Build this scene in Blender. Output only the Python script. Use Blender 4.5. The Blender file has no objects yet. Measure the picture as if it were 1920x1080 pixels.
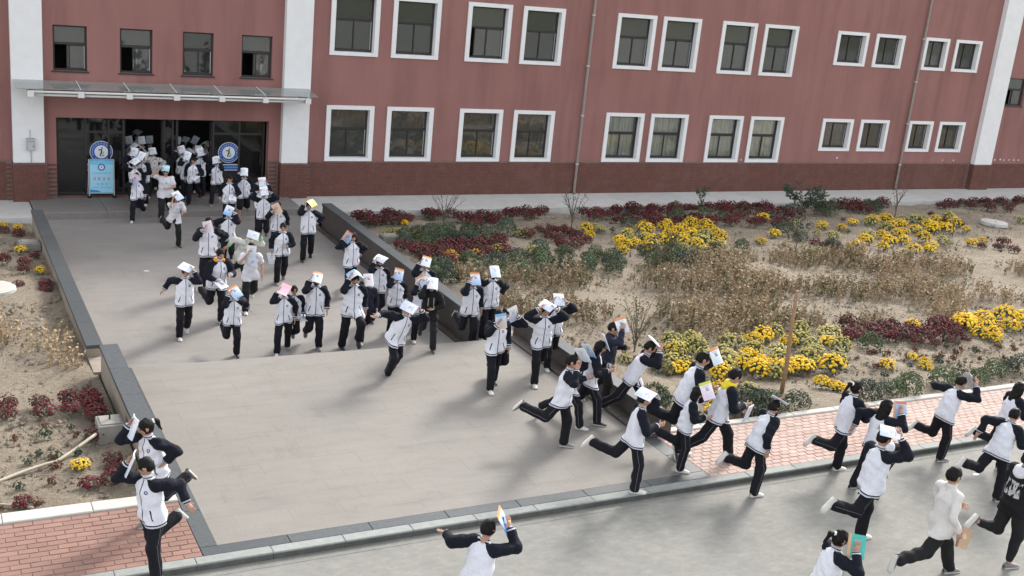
import bpy, math, random
import numpy as np
from mathutils import Matrix, Vector
random.seed(11); RNG=np.random.default_rng(11)
S=bpy.context.scene
# ------------------------------------------------------------------ camera, sky, sun, exposure
cam=bpy.data.cameras.new('camera'); co=bpy.data.objects.new('camera',cam); S.collection.objects.link(co)
cam.sensor_width=36; cam.lens=39.823; cam.clip_start=.1; cam.clip_end=2000
co.matrix_world=Matrix(((0.88588977,0.04877203,-0.46132483,-2.9494),(-0.45396744,0.29578676,-0.84049019,-35.6573),(0.09546136,0.95400811,0.28417538,8.6030),(0,0,0,1)))
S.camera=co
W=bpy.data.worlds.new('World'); S.world=W; W.use_nodes=True
nt=W.node_tree; nt.nodes.clear()
sky=nt.nodes.new('ShaderNodeTexSky'); sky.sky_type='NISHITA'; sky.sun_disc=False
SUN_EL,SUN_AZ=math.radians(34),math.radians(56)     # azimuth from +Y towards +X
sky.sun_elevation=SUN_EL; sky.sun_rotation=SUN_AZ; sky.air_density=1.0; sky.dust_density=4.0; sky.ozone_density=1.0; sky.altitude=800
bg=nt.nodes.new('ShaderNodeBackground'); bg.inputs[1].default_value=.15
wo=nt.nodes.new('ShaderNodeOutputWorld'); hs=nt.nodes.new('ShaderNodeHueSaturation'); hs.inputs['Saturation'].default_value=.22   # thin overcast: the blue is veiled
nt.links.new(sky.outputs[0],hs.inputs['Color']); nt.links.new(hs.outputs[0],bg.inputs[0]); nt.links.new(bg.outputs[0],wo.inputs[0])
sl=bpy.data.lights.new('sun','SUN'); sl.energy=1.2; sl.angle=math.radians(11); sl.color=(1,.94,.86)
so=bpy.data.objects.new('sun',sl); S.collection.objects.link(so)
sd=Vector((math.cos(SUN_EL)*math.sin(SUN_AZ),math.cos(SUN_EL)*math.cos(SUN_AZ),math.sin(SUN_EL)))
so.rotation_euler=sd.to_track_quat('Z','Y').to_euler(); so.location=(30,30,40)
S.view_settings.view_transform='Standard'; S.view_settings.look='None'; S.view_settings.gamma=1; S.view_settings.use_curve_mapping=False
S.view_settings.exposure=1.68
S.render.engine='CYCLES'
COL=S.collection
# ------------------------------------------------------------------ node helpers
class NT:
    def __init__(s,name,rough=.8,spec=.3):
        s.mat=bpy.data.materials.new(name); s.mat.use_nodes=True; s.t=s.mat.node_tree; s.b=s.t.nodes['Principled BSDF']
        s.b.inputs['Roughness'].default_value=rough; s.b.inputs['Specular IOR Level'].default_value=spec
    def n(s,t,**k):
        x=s.t.nodes.new(t)
        for a,v in k.items(): setattr(x,a,v)
        return x
    def put(s,sock,v):
        if isinstance(v,bpy.types.NodeSocket): s.t.links.new(v,sock)
        elif isinstance(v,(tuple,list)) and len(v)==3 and sock.type=='RGBA': sock.default_value=(*v,1)
        else: sock.default_value=v
    def m(s,op,a,b=0.,c=0.):
        x=s.n('ShaderNodeMath',operation=op)
        for i,v in enumerate((a,b,c)): s.put(x.inputs[i],v)
        return x.outputs[0]
    def gt(s,a,b): return s.m('GREATER_THAN',a,b)
    def lt(s,a,b): return s.m('LESS_THAN',a,b)
    def band(s,a,lo,hi): return s.m('MULTIPLY',s.gt(a,lo),s.lt(a,hi))
    def mul(s,a,b): return s.m('MULTIPLY',a,b)
    def mx(s,a,b): return s.m('MAXIMUM',a,b)
    def mix(s,f,a,b,bt='MIX'):
        x=s.n('ShaderNodeMix',data_type='RGBA',blend_type=bt)
        s.put(x.inputs[0],f); s.put(x.inputs[6],a); s.put(x.inputs[7],b); return x.outputs[2]
    def attr(s,name): return s.n('ShaderNodeAttribute',attribute_name=name)
    def vec(s,name):
        x=s.n('ShaderNodeSeparateXYZ'); s.t.links.new(s.attr(name).outputs['Vector'],x.inputs[0]); return x.outputs
    def coord(s,kind='Object'):
        if kind=='World': return s.n('ShaderNodeNewGeometry').outputs['Position']
        return s.n('ShaderNodeTexCoord').outputs[kind]
    def noise(s,scale,detail=3,rough=.55,co=None,stretch=None):
        co=co or s.coord()
        if stretch:
            mp=s.n('ShaderNodeMapping'); s.t.links.new(co,mp.inputs[0]); mp.inputs['Scale'].default_value=stretch; co=mp.outputs[0]
        x=s.n('ShaderNodeTexNoise'); s.t.links.new(co,x.inputs['Vector']); x.inputs['Scale'].default_value=scale; x.inputs['Detail'].default_value=detail; x.inputs['Roughness'].default_value=rough
        return x.outputs[0]
    def ramp(s,v,stops):
        x=s.n('ShaderNodeValToRGB'); s.put(x.inputs[0],v); e=x.color_ramp.elements
        while len(e)<len(stops): e.new(.5)
        for i,(p,c) in enumerate(stops): e[i].position=p; e[i].color=(*c,1) if len(c)==3 else c
        return x.outputs[0]
    def bump(s,h,st=.3,dist=.01):
        x=s.n('ShaderNodeBump'); s.put(x.inputs['Height'],h); x.inputs['Strength'].default_value=st; x.inputs['Distance'].default_value=dist
        s.t.links.new(x.outputs[0],s.b.inputs['Normal'])
    def rnd(s): return s.n('ShaderNodeObjectInfo').outputs['Random']
    def col(s,c): s.put(s.b.inputs['Base Color'],c); return s
def sc(c,k): return tuple(min(1,x*k) for x in c)
def plain(name,c,rough=.8,var=.12,scale=6,rv=0,bump=0,bs=40,world=False,spec=.3):
    m=NT(name,rough,spec); co=m.coord('World') if world else m.coord()
    k=m.ramp(m.noise(scale,5,.6,co),[(.25,sc(c,1-var)),(.75,sc(c,1+var))])
    if rv:
        v=m.m('MULTIPLY_ADD',m.rnd(),2*rv,1-rv); x=m.n('ShaderNodeVectorMath',operation='SCALE'); m.t.links.new(k,x.inputs[0]); m.put(x.inputs['Scale'],v); k=x.outputs[0]
    m.col(k)
    if bump: m.bump(m.noise(bs,3,.6,co),bump)
    return m.mat
MT={}
MT['white_trim']=plain('white_trim',(.70,.70,.70),.7,.05,3)
MT['sash']=plain('sash',(.035,.031,.030),.45,.1)
MT['steel_white']=plain('steel_white',(.62,.62,.60),.4,.05)
MT['alu']=plain('alu',(.45,.45,.45),.35,.05)
MT['dark']=plain('dark',(.012,.012,.013),.9,.2)
MT['hall']=plain('hall',(.10,.097,.093),.8,.2,1)
MT['pipe']=plain('pipe',(.22,.19,.165),.5,.15,2)
MT['mortar']=plain('mortar',(.17,.115,.10),.95,.25,8)
MT['granite_dark']=plain('granite_dark',(.055,.062,.066),.5,.22,14,.12,.1,120,True)
MT['granite_side']=plain('granite_side',(.075,.062,.055),.55,.18,10,.1,.1,120,True)
MT['plaster_tan']=plain('plaster_tan',(.26,.22,.18),.95,.18,5,0,.2,60,True)
MT['box_concrete']=plain('box_concrete',(.25,.24,.215),.9,.15,8,0,.2,60,True)
MT['concrete']=plain('concrete',(.47,.465,.44),.9,.1,3,.04,.1,80,True)
MT['kerb_stone']=plain('kerb_stone',(.235,.247,.234),.85,.14,12,.07,.15,120,True)
MT['kerb_white']=plain('kerb_white',(.45,.43,.39),.9,.12,6,.05,.15,80,True)
MT['step_stone']=plain('step_stone',(.20,.185,.17),.7,.12,6,.05,.1,80,True)
MT['wood']=plain('wood',(.27,.17,.10),.8,.25,9)
MT['hose']=plain('hose',(.40,.36,.28),.7,.12)
MT['box_grey']=plain('box_grey',(.33,.34,.34),.5,.08)
MT['curtain']=plain('curtain',(.55,.57,.56),.9,.06)
MT['litter']=plain('litter',(.7,.7,.68),.8,.05)
MT['rubber']=plain('rubber',(.02,.02,.02),.7,.1)
def mk_wall():
    m=NT('wall_paint',.85,.25); co=m.coord('World')
    a=m.ramp(m.noise(.35,5,.6,co),[(.3,(.250,.121,.108)),(.7,(.286,.143,.129))])
    st=m.ramp(m.noise(1.2,4,.65,co,(1,1,.12)),[(.30,(.78,.77,.77)),(.5,(.98,.98,.98)),(.72,(1.08,1.08,1.09))])
    m.col(m.mix(1.,a,st,'MULTIPLY')); m.bump(m.noise(55,4,.6,co),.12); return m.mat
MT['wall_paint']=mk_wall()
def mk_brick():
    m=NT('brick',.8,.25); co=m.coord('World')
    a=m.ramp(m.noise(3,4,.7,co),[(.25,(.108,.047,.037)),(.55,(.140,.060,.047)),(.8,(.175,.085,.066))])
    w=m.ramp(m.noise(.5,5,.7,co),[(.52,(0,0,0)),(.72,(.55,.55,.55))])
    m.col(m.mix(w,a,(.19,.10,.085))); m.bump(m.noise(70,3,.6,co),.2); return m.mat
MT['brick']=mk_brick()
def mk_tile(name,c,c2):
    m=NT(name,.72,.3); co=m.coord('World')
    a=m.ramp(m.noise(.45,6,.65,co),[(.3,c),(.7,c2)])
    g=m.ramp(m.noise(90,2,.5,co),[(.3,(.90,.90,.90)),(.7,(1.08,1.08,1.08))])
    v=m.m('MULTIPLY_ADD',m.rnd(),.035,.98)
    x=m.n('ShaderNodeVectorMath',operation='SCALE'); m.t.links.new(m.mix(1.,a,g,'MULTIPLY'),x.inputs[0]); m.put(x.inputs['Scale'],v)
    st=m.ramp(m.noise(2.5,5,.7,co,(.5,1.6,1)),[(.28,(.86,.855,.85)),(.45,(.98,.98,.98)),(.65,(1.04,1.04,1.04))])
    s2=m.ramp(m.noise(.9,9,.78,co,(1.4,.7,1)),[(.36,(.90,.895,.89)),(.44,(1,1,1)),(.60,(1,1,1)),(.68,(1.05,1.05,1.05))])
    m.col(m.mix(1.,m.mix(1.,x.outputs[0],st,'MULTIPLY'),s2,'MULTIPLY')); return m.mat
MT['tile_pale']=mk_tile('tile_pale',(.184,.171,.153),(.212,.196,.176))
MT['tile_dull']=mk_tile('tile_dull',(.212,.198,.184),(.250,.234,.219))
MT['joint']=plain('joint',(.215,.2,.18),.95,.1,6,world=True)
def mk_paver(name,c,c2,rv=.2):
    m=NT(name,.85,.25); co=m.coord('World')
    a=m.ramp(m.noise(1.2,5,.7,co),[(.3,c),(.7,c2)])
    v=m.m('MULTIPLY_ADD',m.rnd(),rv,1-rv*.5); x=m.n('ShaderNodeVectorMath',operation='SCALE'); m.t.links.new(a,x.inputs[0]); m.put(x.inputs['Scale'],v)
    m.col(x.outputs[0]); m.bump(m.noise(130,2,.6,co),.15); return m.mat
MT['paver_pink']=mk_paver('paver_pink',(.35,.245,.205),(.43,.315,.275),.24)
MT['paver_red']=mk_paver('paver_red',(.205,.120,.096),(.262,.155,.125))
MT['red_joint']=plain('red_joint',(.225,.14,.112),.95,.2,10,world=True)
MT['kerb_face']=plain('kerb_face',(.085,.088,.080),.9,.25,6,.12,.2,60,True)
MT['sand_joint']=plain('sand_joint',(.44,.39,.35),.95,.15,10,world=True)
def mk_road():
    m=NT('road_concrete',.85,.3); co=m.coord('World')
    a=m.ramp(m.noise(.8,8,.72,co),[(.25,(.172,.169,.154)),(.5,(.198,.194,.176)),(.75,(.228,.222,.199))])
    b=m.ramp(m.noise(7,8,.75,co,(.7,1.2,1)),[(.32,(.84,.84,.84)),(.52,(1,1,1)),(.70,(1.20,1.19,1.17))])
    sp=m.ramp(m.noise(160,2,.5,co),[(.35,(.88,.88,.88)),(.65,(1.1,1.1,1.1))])
    m.col(m.mix(1.,m.mix(1.,a,b,'MULTIPLY'),sp,'MULTIPLY')); m.bump(m.noise(60,4,.6,co),.1); return m.mat
MT['road']=mk_road()
def mk_soil():
    m=NT('soil',.97,.15); co=m.coord('World')
    a=m.ramp(m.noise(.6,7,.7,co),[(.25,(.225,.185,.138)),(.5,(.33,.28,.215)),(.75,(.41,.355,.28))])
    b=m.ramp(m.noise(9,6,.75,co),[(.33,(.50,.47,.45)),(.46,(.98,.98,.98)),(.75,(1.15,1.15,1.15))])
    c=m.ramp(m.noise(38,4,.8,co),[(.36,(.55,.52,.50)),(.46,(1,1,1)),(.7,(1.12,1.11,1.1))])
    m.col(m.mix(1.,m.mix(1.,a,b,'MULTIPLY'),c,'MULTIPLY')); m.bump(m.noise(16,8,.8,co),1.,.09); return m.mat
MT['soil']=mk_soil()
MT['earth']=plain('earth',(.10,.105,.065),.95,.3,.05,world=True)
def mk_glass(name,tint,refl,body,dif=.22):
    m=NT(name); t=m.t; out=t.nodes['Material Output']; t.nodes.remove(m.b)
    tr=m.n('ShaderNodeBsdfTransparent'); tr.inputs[0].default_value=(*tint,1)
    df=m.n('ShaderNodeBsdfDiffuse'); df.inputs[0].default_value=(*body,1)
    gl=m.n('ShaderNodeBsdfGlossy'); gl.inputs['Roughness'].default_value=.03; gl.inputs[0].default_value=(.9,.93,.92,1)
    a=m.n('ShaderNodeMixShader'); a.inputs[0].default_value=dif; t.links.new(tr.outputs[0],a.inputs[1]); t.links.new(df.outputs[0],a.inputs[2])
    lw=m.n('ShaderNodeFresnel'); lw.inputs[0].default_value=1.5
    f=m.m('ADD',m.m('MULTIPLY',lw.outputs[0],1.0),refl)
    b=m.n('ShaderNodeMixShader'); m.put(b.inputs[0],f); t.links.new(a.outputs[0],b.inputs[1]); t.links.new(gl.outputs[0],b.inputs[2])
    t.links.new(b.outputs[0],out.inputs[0]); return m.mat
MT['pane']=mk_glass('window_glass',(.55,.58,.56),.07,(.09,.095,.09))
MT['pane_grey']=mk_glass('window_glass_grey_reflection',(.40,.42,.40),.10,(.20,.205,.20))  # grey body colour stands in for greyer reflections in the panes
MT['canopy_glass']=mk_glass('canopy_glass',(.72,.78,.75),.06,(.42,.45,.42),.55)
MT['pane_clear']=mk_glass('window_glass_clear',(.93,.95,.94),.03,(.2,.2,.2),.03)
MT['door_glass']=mk_glass('door_glass',(.42,.42,.42),.03,(.045,.045,.045))
# ------------------------------------------------------------------ mesh helpers
class MB:
    def __init__(s): s.v=[]; s.f=[]; s.mi=[]
    def quad(s,a,b,c,d,mi=0):
        n=len(s.v); s.v+=[a,b,c,d]; s.f.append((n,n+1,n+2,n+3)); s.mi.append(mi)
    def box(s,x0,x1,y0,y1,z0,z1,mi=0,skip=''):
        n=len(s.v); s.v+=[(x,y,z) for z in(z0,z1) for y in(y0,y1) for x in(x0,x1)]
        for k,f in (('b',(0,2,3,1)),('t',(4,5,7,6)),('f',(0,1,5,4)),('k',(2,6,7,3)),('l',(0,4,6,2)),('r',(1,3,7,5))):
            if k not in skip: s.f.append(tuple(n+i for i in f)); s.mi.append(mi)
        return s
    def bevbox(s,x0,x1,y0,y1,z0,z1,b,mi=0):   # box with a bevelled top rim, no bottom
        n=len(s.v)
        s.v+=[(x0,y0,z0),(x1,y0,z0),(x1,y1,z0),(x0,y1,z0),(x0,y0,z1-b),(x1,y0,z1-b),(x1,y1,z1-b),(x0,y1,z1-b),(x0+b,y0+b,z1),(x1-b,y0+b,z1),(x1-b,y1-b,z1),(x0+b,y1-b,z1)]
        for o in (0,4):
            for i in range(4): s.f.append((n+o+i,n+o+(i+1)%4,n+o+4+(i+1)%4,n+o+4+i)); s.mi.append(mi)
        s.f.append((n+8,n+9,n+10,n+11)); s.mi.append(mi); return s
    def tube(s,pts,r,seg=8,mi=0,cap=True):
        pts=[np.array(p,float) for p in pts]; rs=r if isinstance(r,(list,tuple)) else [r]*len(pts); n=len(s.v)
        for i,p in enumerate(pts):
            d=pts[min(i+1,len(pts)-1)]-pts[max(i-1,0)]; d/=np.linalg.norm(d)+1e-9
            a=np.cross(d,[0,0,1.]) if abs(d[2])<.9 else np.cross(d,[0,1.,0]); a/=np.linalg.norm(a); b=np.cross(d,a)
            for k in range(seg):
                t=2*math.pi*k/seg; s.v.append(tuple(p+rs[i]*(math.cos(t)*a+math.sin(t)*b)))
        for i in range(len(pts)-1):
            for k in range(seg): s.f.append((n+i*seg+k,n+i*seg+(k+1)%seg,n+(i+1)*seg+(k+1)%seg,n+(i+1)*seg+k)); s.mi.append(mi)
        if cap:
            s.f.append(tuple(n+k for k in range(seg))[::-1]); s.f.append(tuple(n+(len(pts)-1)*seg+k for k in range(seg))); s.mi+=[mi,mi]
        return s
    def disc(s,c,r,seg,ax='y',h=.01,mi=0,r2=None):  # short cylinder facing -y or z
        n=len(s.v); r2=r if r2 is None else r2
        for q,(o,rr) in enumerate(((0,r),(1,r2))):
            for k in range(seg):
                t=2*math.pi*k/seg
                s.v.append((c[0]+rr*math.cos(t),c[1]-o*h,c[2]+rr*math.sin(t)) if ax=='y' else (c[0]+rr*math.cos(t),c[1]+rr*math.sin(t),c[2]+o*h))
        for k in range(seg): s.f.append((n+k,n+(k+1)%seg,n+seg+(k+1)%seg,n+seg+k)); s.mi.append(mi)
        s.f.append(tuple(range(n+seg,n+2*seg))); s.mi.append(mi); return s
    def mesh(s,name,mats,smooth=False):
        me=bpy.data.meshes.new(name); me.from_pydata(s.v,[],s.f)
        for m in (mats if isinstance(mats,(list,tuple)) else [mats]): me.materials.append(MT[m] if isinstance(m,str) else m)
        me.polygons.foreach_set('material_index',s.mi)
        if smooth: me.polygons.foreach_set('use_smooth',[True]*len(s.f))
        me.update(); return me
    def build(s,name,mats,parent=None,loc=None,smooth=False,**k):
        return link(name,s.mesh(name,mats,smooth),parent,loc,**k)
def link(name,me,parent=None,loc=None,rz=0,**k):
    o=bpy.data.objects.new(name,me); COL.objects.link(o)
    if parent is not None: o.parent=parent
    if loc is not None: o.location=loc
    if rz: o.rotation_euler[2]=rz
    for a,v in k.items(): o[a]=v
    return o
def thing(name,label,cat,loc=(0,0,0),group=None,me=None,rz=0):
    o=link(name,me,None,loc,rz); o['label']=label; o['category']=cat
    if group: o['group']=group
    return o
def struct(name,me=None,loc=None): return link(name,me,None,loc,kind='structure')
def fastmesh(name,V,Q,mats,smooth=True,mi=None):
    me=bpy.data.meshes.new(name); V=np.asarray(V,np.float32); Q=np.asarray(Q,np.int32); k=Q.shape[1]
    me.vertices.add(len(V)); me.vertices.foreach_set('co',V.ravel())
    me.loops.add(Q.size); me.loops.foreach_set('vertex_index',Q.ravel())
    me.polygons.add(len(Q)); me.polygons.foreach_set('loop_start',np.arange(len(Q),dtype=np.int32)*k); me.polygons.foreach_set('loop_total',np.full(len(Q),k,np.int32))
    for m in (mats if isinstance(mats,(list,tuple)) else [mats]): me.materials.append(MT[m] if isinstance(m,str) else m)
    if mi is not None: me.polygons.foreach_set('material_index',np.asarray(mi,np.int32))
    me.polygons.foreach_set('use_smooth',np.full(len(Q),smooth)); me.update(calc_edges=True); me.validate(); return me
def setattrs(me,**k):
    for n,a in k.items():
        a=np.asarray(a,np.float32)
        t='FLOAT' if a.ndim==1 else 'FLOAT_VECTOR'
        at=me.attributes.new(n,t,'POINT'); at.data.foreach_set('value' if a.ndim==1 else 'vector',a.ravel())
# ------------------------------------------------------------------ levels (metres)
Z1,ZR,ZE,ZS=.705,.600,.20,.155       # platform, road, door step, side walk; the upper plaza lies at 0
YE,YK=-15.62,-22.66                    # far edge of the platform, kerb face
def zsoil(x,y):
    if x<4: return float(np.interp(-y,[2.4,6,15,20.6],[.03,.38,.52,.66]))
    return float(np.interp(-y,[2.4,20.6],[0,.66]))
# ------------------------------------------------------------------ ground
b=MB(); b.quad((-600,-600,-.4),(600,-600,-.4),(600,600,-.4),(-600,600,-.4)); struct('ground',b.mesh('ground','earth'))
b=MB(); b.box(-80,120,-75,YK-.16,-.3,ZR,0,'b'); struct('road',b.mesh('road','road'))
def soil_sheet(x0,x1,y0,y1,d,name):
    nx,ny=int((x1-x0)/d)+1,int((y1-y0)/d)+1
    X,Y=np.meshgrid(np.linspace(x0,x1,nx),np.linspace(y0,y1,ny))
    Z=np.vectorize(zsoil)(X,Y)
    for q in range(26):
        f=RNG.uniform(1.0,9); a=RNG.uniform(0,2*math.pi); Z+=.022/f**.8*np.sin(f*(X*math.cos(a)+Y*math.sin(a))+RNG.uniform(0,6))
    Z+=RNG.normal(0,.007,Z.shape); Z-=.02
    V=np.stack([X.ravel(),Y.ravel(),Z.ravel()],1); i=np.arange((ny-1)*nx).reshape(ny-1,nx)[:,:-1].ravel()
    Q=np.stack([i,i+1,i+nx+1,i+nx],1); return struct(name,fastmesh(name,V,Q,'soil'))
soil_sheet(8.5,55,-20.64,-2.2,.13,'garden_soil'); soil_sheet(-9,-.18,-20.64,-2.2,.11,'garden_soil')
# side walks along the school wall
for x0,x1 in ((-9,-.02),(7.87,60)):
    st=struct('sidewalk'); n=max(1,int((x1-x0)/3.0)); w=(x1-x0)/n
    for i in range(n):
        MB().bevbox(x0+i*w+.004,x0+(i+1)*w-.004,-2.12,-.0,-.2,ZS,.008).build('concrete_slab','concrete',st)
# door step
st=struct('door_step'); 
for i in range(4):
    MB().bevbox(0+i*1.96+.003,(i+1)*1.96-.003,-1.84,0,-.2,ZE,.012).build('step_slab','step_stone',st)
# upper plaza tiles
st=struct('upper_plaza',MB().box(0,7.85,-14.42,-1.84,-.3,-.004,0,'b').mesh('plaza_bed','joint'))
def tiles(parent,x0,x1,y0,y1,nx,ny,z,mat,gap,name,stag=True,b=.0007):
    w,d=(x1-x0)/nx,(y1-y0)/ny
    full=MB().bevbox(-w/2+gap,w/2-gap,-d/2+gap,d/2-gap,-.03,0,b).mesh(name,mat)
    half=MB().bevbox(-w/4+gap,w/4-gap,-d/2+gap,d/2-gap,-.03,0,b).mesh(name,mat)
    for j in range(ny):
        y=y0+d*(j+.5); s=stag and j%2
        xs=[(x0+w*(i+.5),full) for i in range(nx)] if not s else [(x0+w*.25,half)]+[(x0+w*(i+1),full) for i in range(nx-1)]+[(x1-w*.25,half)]
        for x,me in xs: link(name,me,parent,(x,y,z+random.uniform(-.0007,.0007)))
tiles(st,.0,7.70,-14.42,-1.845,10,25,0,'tile_dull',.0003,'plaza_tile')
for i in range(10):   # low ledge at the foot of the right wall
    MB().bevbox(7.705,7.85,-14.42+i*1.257+.004,-14.42+(i+1)*1.257-.004,-.1,.05,.01).build('ledge_stone','granite_side',st)
# hidden steps between plaza and platform
st=struct('steps')
for i in range(5):
    z=.141*(i+1) if i<4 else Z1-.03
    if i<4: MB().bevbox(0,7.85,YE,-14.42-.3*i,-.2,z,.008).build('step_tread','step_stone',st)
# platform
st=struct('platform',MB().box(.35,8.05,-22.26,YE,-.2,Z1-.004,0,'b').mesh('platform_bed','joint'))
tiles(st,.35,8.05,-22.26,YE,10,18,Z1,'tile_pale',.0003,'platform_tile')
def slabs(parent,x0,x1,y0,y1,z,n,axis,name,mat,h=.2,b=.006,g=.003):
    for i in range(n):
        a0,a1=(i/n,(i+1)/n)
        if axis=='x': B=MB().bevbox(x0+(x1-x0)*a0+g,x0+(x1-x0)*a1-g,y0,y1,z-h,z,b)
        else: B=MB().bevbox(x0,x1,y0+(y1-y0)*a0+g,y0+(y1-y0)*a1-g,z-h,z,b)
        B.build(name,mat,parent)
slabs(st,.12,8.33,-22.485,-22.262,Z1+.002,7,'x','border_slab','granite_dark')
slabs(st,.12,.349,-22.262,-20.22,Z1+.002,2,'y','border_slab','granite_dark')
slabs(st,.152,.349,-20.22,YE,Z1+.002,5,'y','border_slab','granite_dark')
slabs(st,8.051,8.349,-20.9,YE,Z1+.045,6,'y','border_slab','granite_side')
slabs(st,8.051,8.33,-22.262,-20.9,Z1+.002,2,'y','border_slab','granite_dark')
# kerb along the road
st=struct('kerb')
for i in range(46):
    x=-10+i*1.0
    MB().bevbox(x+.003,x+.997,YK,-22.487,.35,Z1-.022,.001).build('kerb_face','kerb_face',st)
    MB().bevbox(x+.002,x+.998,YK-.006,-22.487,Z1-.0215,Z1+.004+random.uniform(-.002,.002),.008).build('kerb_stone','kerb_stone',st)
b=MB().box(-80,-10,YK,-22.487,.2,Z1,0,'b').box(36,120,YK,-22.487,.2,Z1,0,'b'); b.build('kerb_run','kerb_stone',st,kind='stuff')
b=MB(); b.box(-80,120,YK-.17,YK-.001,.3,ZR+.004,0,'b'); b.build('gutter_strip','road',st)
# brick paths left and right of the platform
def path(name,x0,x1,y0,y1,w,d,mat,limit,near,bed='sand_joint'):
    st=struct(name,MB().box(x0,x1,y0,y1,.1,Z1-.008,0,'b').mesh(name+'_bed',bed))
    full=MB().bevbox(-w/2+.005,w/2-.005,-d/2+.005,d/2-.005,-.04,0,.005).mesh('paver',mat)
    L=[]; H=[]; j=0; y=y0+d/2
    while y+d/2<=y1+1e-6:
        x=x0+w/2+(w/2 if j%2 else 0)
        while x+w/2<=x1+1e-6: L.append((x,y)); x+=w
        for xa,xb in ((x0,x0+w/2 if j%2 else x0),(x-w/2,x1)):
            if xb-xa>.03: H.append((xa,xb,y))
        y+=d; j+=1
    L.sort(key=lambda p:(p[0]-near[0])**2+(p[1]-near[1])**2)
    for x,y in L[:limit]: link('paver',full,st,(x,y,Z1+random.uniform(-.003,.003)))
    b=MB()
    for x,y in L[limit:]:
        z=Z1+random.uniform(-.003,.003); b.bevbox(x-w/2+.007,x+w/2-.007,y-d/2+.007,y+d/2-.007,z-.04,z,.008)
    for xa,xb,y in H: b.bevbox(xa+.006,xb-.006,y-d/2+.007,y+d/2-.007,Z1-.04,Z1,.008)
    if b.f: b.build('pavers',mat,st,kind='stuff')
    return st
path('right_path',8.335,24,-22.485,-20.80,.19,.1203,'paver_pink',300,(12,-24))
path('left_path',-4.2,.118,-22.485,-20.92,.24,.12,'paver_red',300,(-1,-24),'red_joint')
for x0,x1,y0,y1,n in ((8.36,36,-20.80,-20.64,26),(-9,.118,-20.918,-20.64,8)):
    st=struct('path_edging'); slabs(st,x0,x1,y0,y1,Z1+.03,n,'x','edging_stone','kerb_white',.3,.012)
b=MB().box(24,60,-22.485,-20.80,.1,Z1,0,'b').box(-30,-4.2,-22.485,-20.92,.1,Z1,0,'b'); b.build('far_path','paver_pink',None,kind='structure')
# low walls
def low_wall(label,x0,x1,y0,y1,top,z0,n,side,end=None):
    t=thing('low_wall',label,'low wall',((x0+x1)/2,y1,z0)); o=lambda x,y,z:(x,y,z)
    cx=(x0+x1)/2
    MB().box(x0-cx+.012,x1-cx-.012,y0-y1+.012,-.012,0,top-.07-z0).build('wall_body',side,t)
    for i in range(n):
        a=y0+(y1-y0)*i/n-y1; c=y0+(y1-y0)*(i+1)/n-y1
        MB().box(x0-cx-.012,x1-cx+.012,a+.003,c-.003,top-.068-z0,top-z0).build('coping_stone','granite_dark',t)
low_wall('long low dark granite wall on the left edge of the upper plaza',-.27,0,-14.55,-3.84,.79,-.2,8,'plaster_tan')
low_wall('long low dark granite wall on the right edge of the upper plaza',7.862,8.14,-15.2,-3.6,.79,-.2,9,'granite_side')
low_wall('short low wall beside the platform at the lower left, pale outer face',-.15,.14,-20.2,-15.36,1.09,.2,4,'plaster_tan')
low_wall('short low dark wall at the right edge of the platform',8.36,8.63,-20.9,-15.27,1.09,.2,4,'granite_side')
t=thing('retaining_block','pale plastered block between the two left low walls','retaining wall',(-.06,-15.35,.1))
MB().box(-.2,.2,.0,.79,0,.46).build('block_body','plaster_tan',t)
# ------------------------------------------------------------------ school building
school=thing('school_building','long dark red school building with white framed windows and brick base','building',(0,0,0))
ZB=1.353
wins=[]   # x0,x1,z0,z1,kind
MAINX=[(9.06,10.72),(11.18,12.88),(13.87,15.55),(15.99,17.66),(19.86,21.56),(21.87,23.60),(24.61,26.29),(26.67,28.37)]
SMALLX=[(30.45,32.15),(32.57,34.20),(35.40,36.85),(37.25,38.85)]
for i,(a,c) in enumerate(MAINX): wins+= [(a,c,ZB+.003,3.21,'cur' if i>3 else 'big',i),(a,c,4.835,6.82,'big',i+20)]
for i,(a,c) in enumerate(SMALLX): wins+= [(a,c,1.85,3.20,'small',i),(a,c,5.40,6.77,'small',i+20)]
for i,(a,c) in enumerate(((.74,1.68),(2.60,3.54),(4.43,5.36),(6.23,7.20))): wins.append((a,c,4.0,5.31,'bare',i))
for i,z in enumerate((4.0,7.9)): wins.append((40.95,42.3,z,z+1.25,'bare',i+4))
TR=.155
DOOR=(.79,7.18,ZE,2.63)
holes=[]
for (a,c,z0,z1,k,i) in wins:
    holes.append((a,c,z0,z1) if k=='bare' else (a+TR-.006,c-TR+.006,z0+TR*.75-.006,z1-TR*.85+.006))
holes.append(DOOR)
X0,X1,ZT=-9.,60.,9.3
xs=sorted({X0,X1}|{h[0] for h in holes}|{h[1] for h in holes}); zs=sorted({-.3,ZT}|{h[2] for h in holes}|{h[3] for h in holes})
b=MB()
def inhole(x,z): return any(h[0]<x<h[1] and h[2]<z<h[3] for h in holes)
for j in range(len(zs)-1):
    i=0
    while i<len(xs)-1:
        if inhole((xs[i]+xs[i+1])/2,(zs[j]+zs[j+1])/2): i+=1; continue
        k=i
        while k<len(xs)-1 and not inhole((xs[k]+xs[k+1])/2,(zs[j]+zs[j+1])/2): k+=1
        for y,fl in ((0,0),(.3,1)):
            q=[(xs[i],y,zs[j]),(xs[k],y,zs[j]),(xs[k],y,zs[j+1]),(xs[i],y,zs[j+1])]
            b.quad(*(q[::-1] if fl else q))
        i=k
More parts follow.
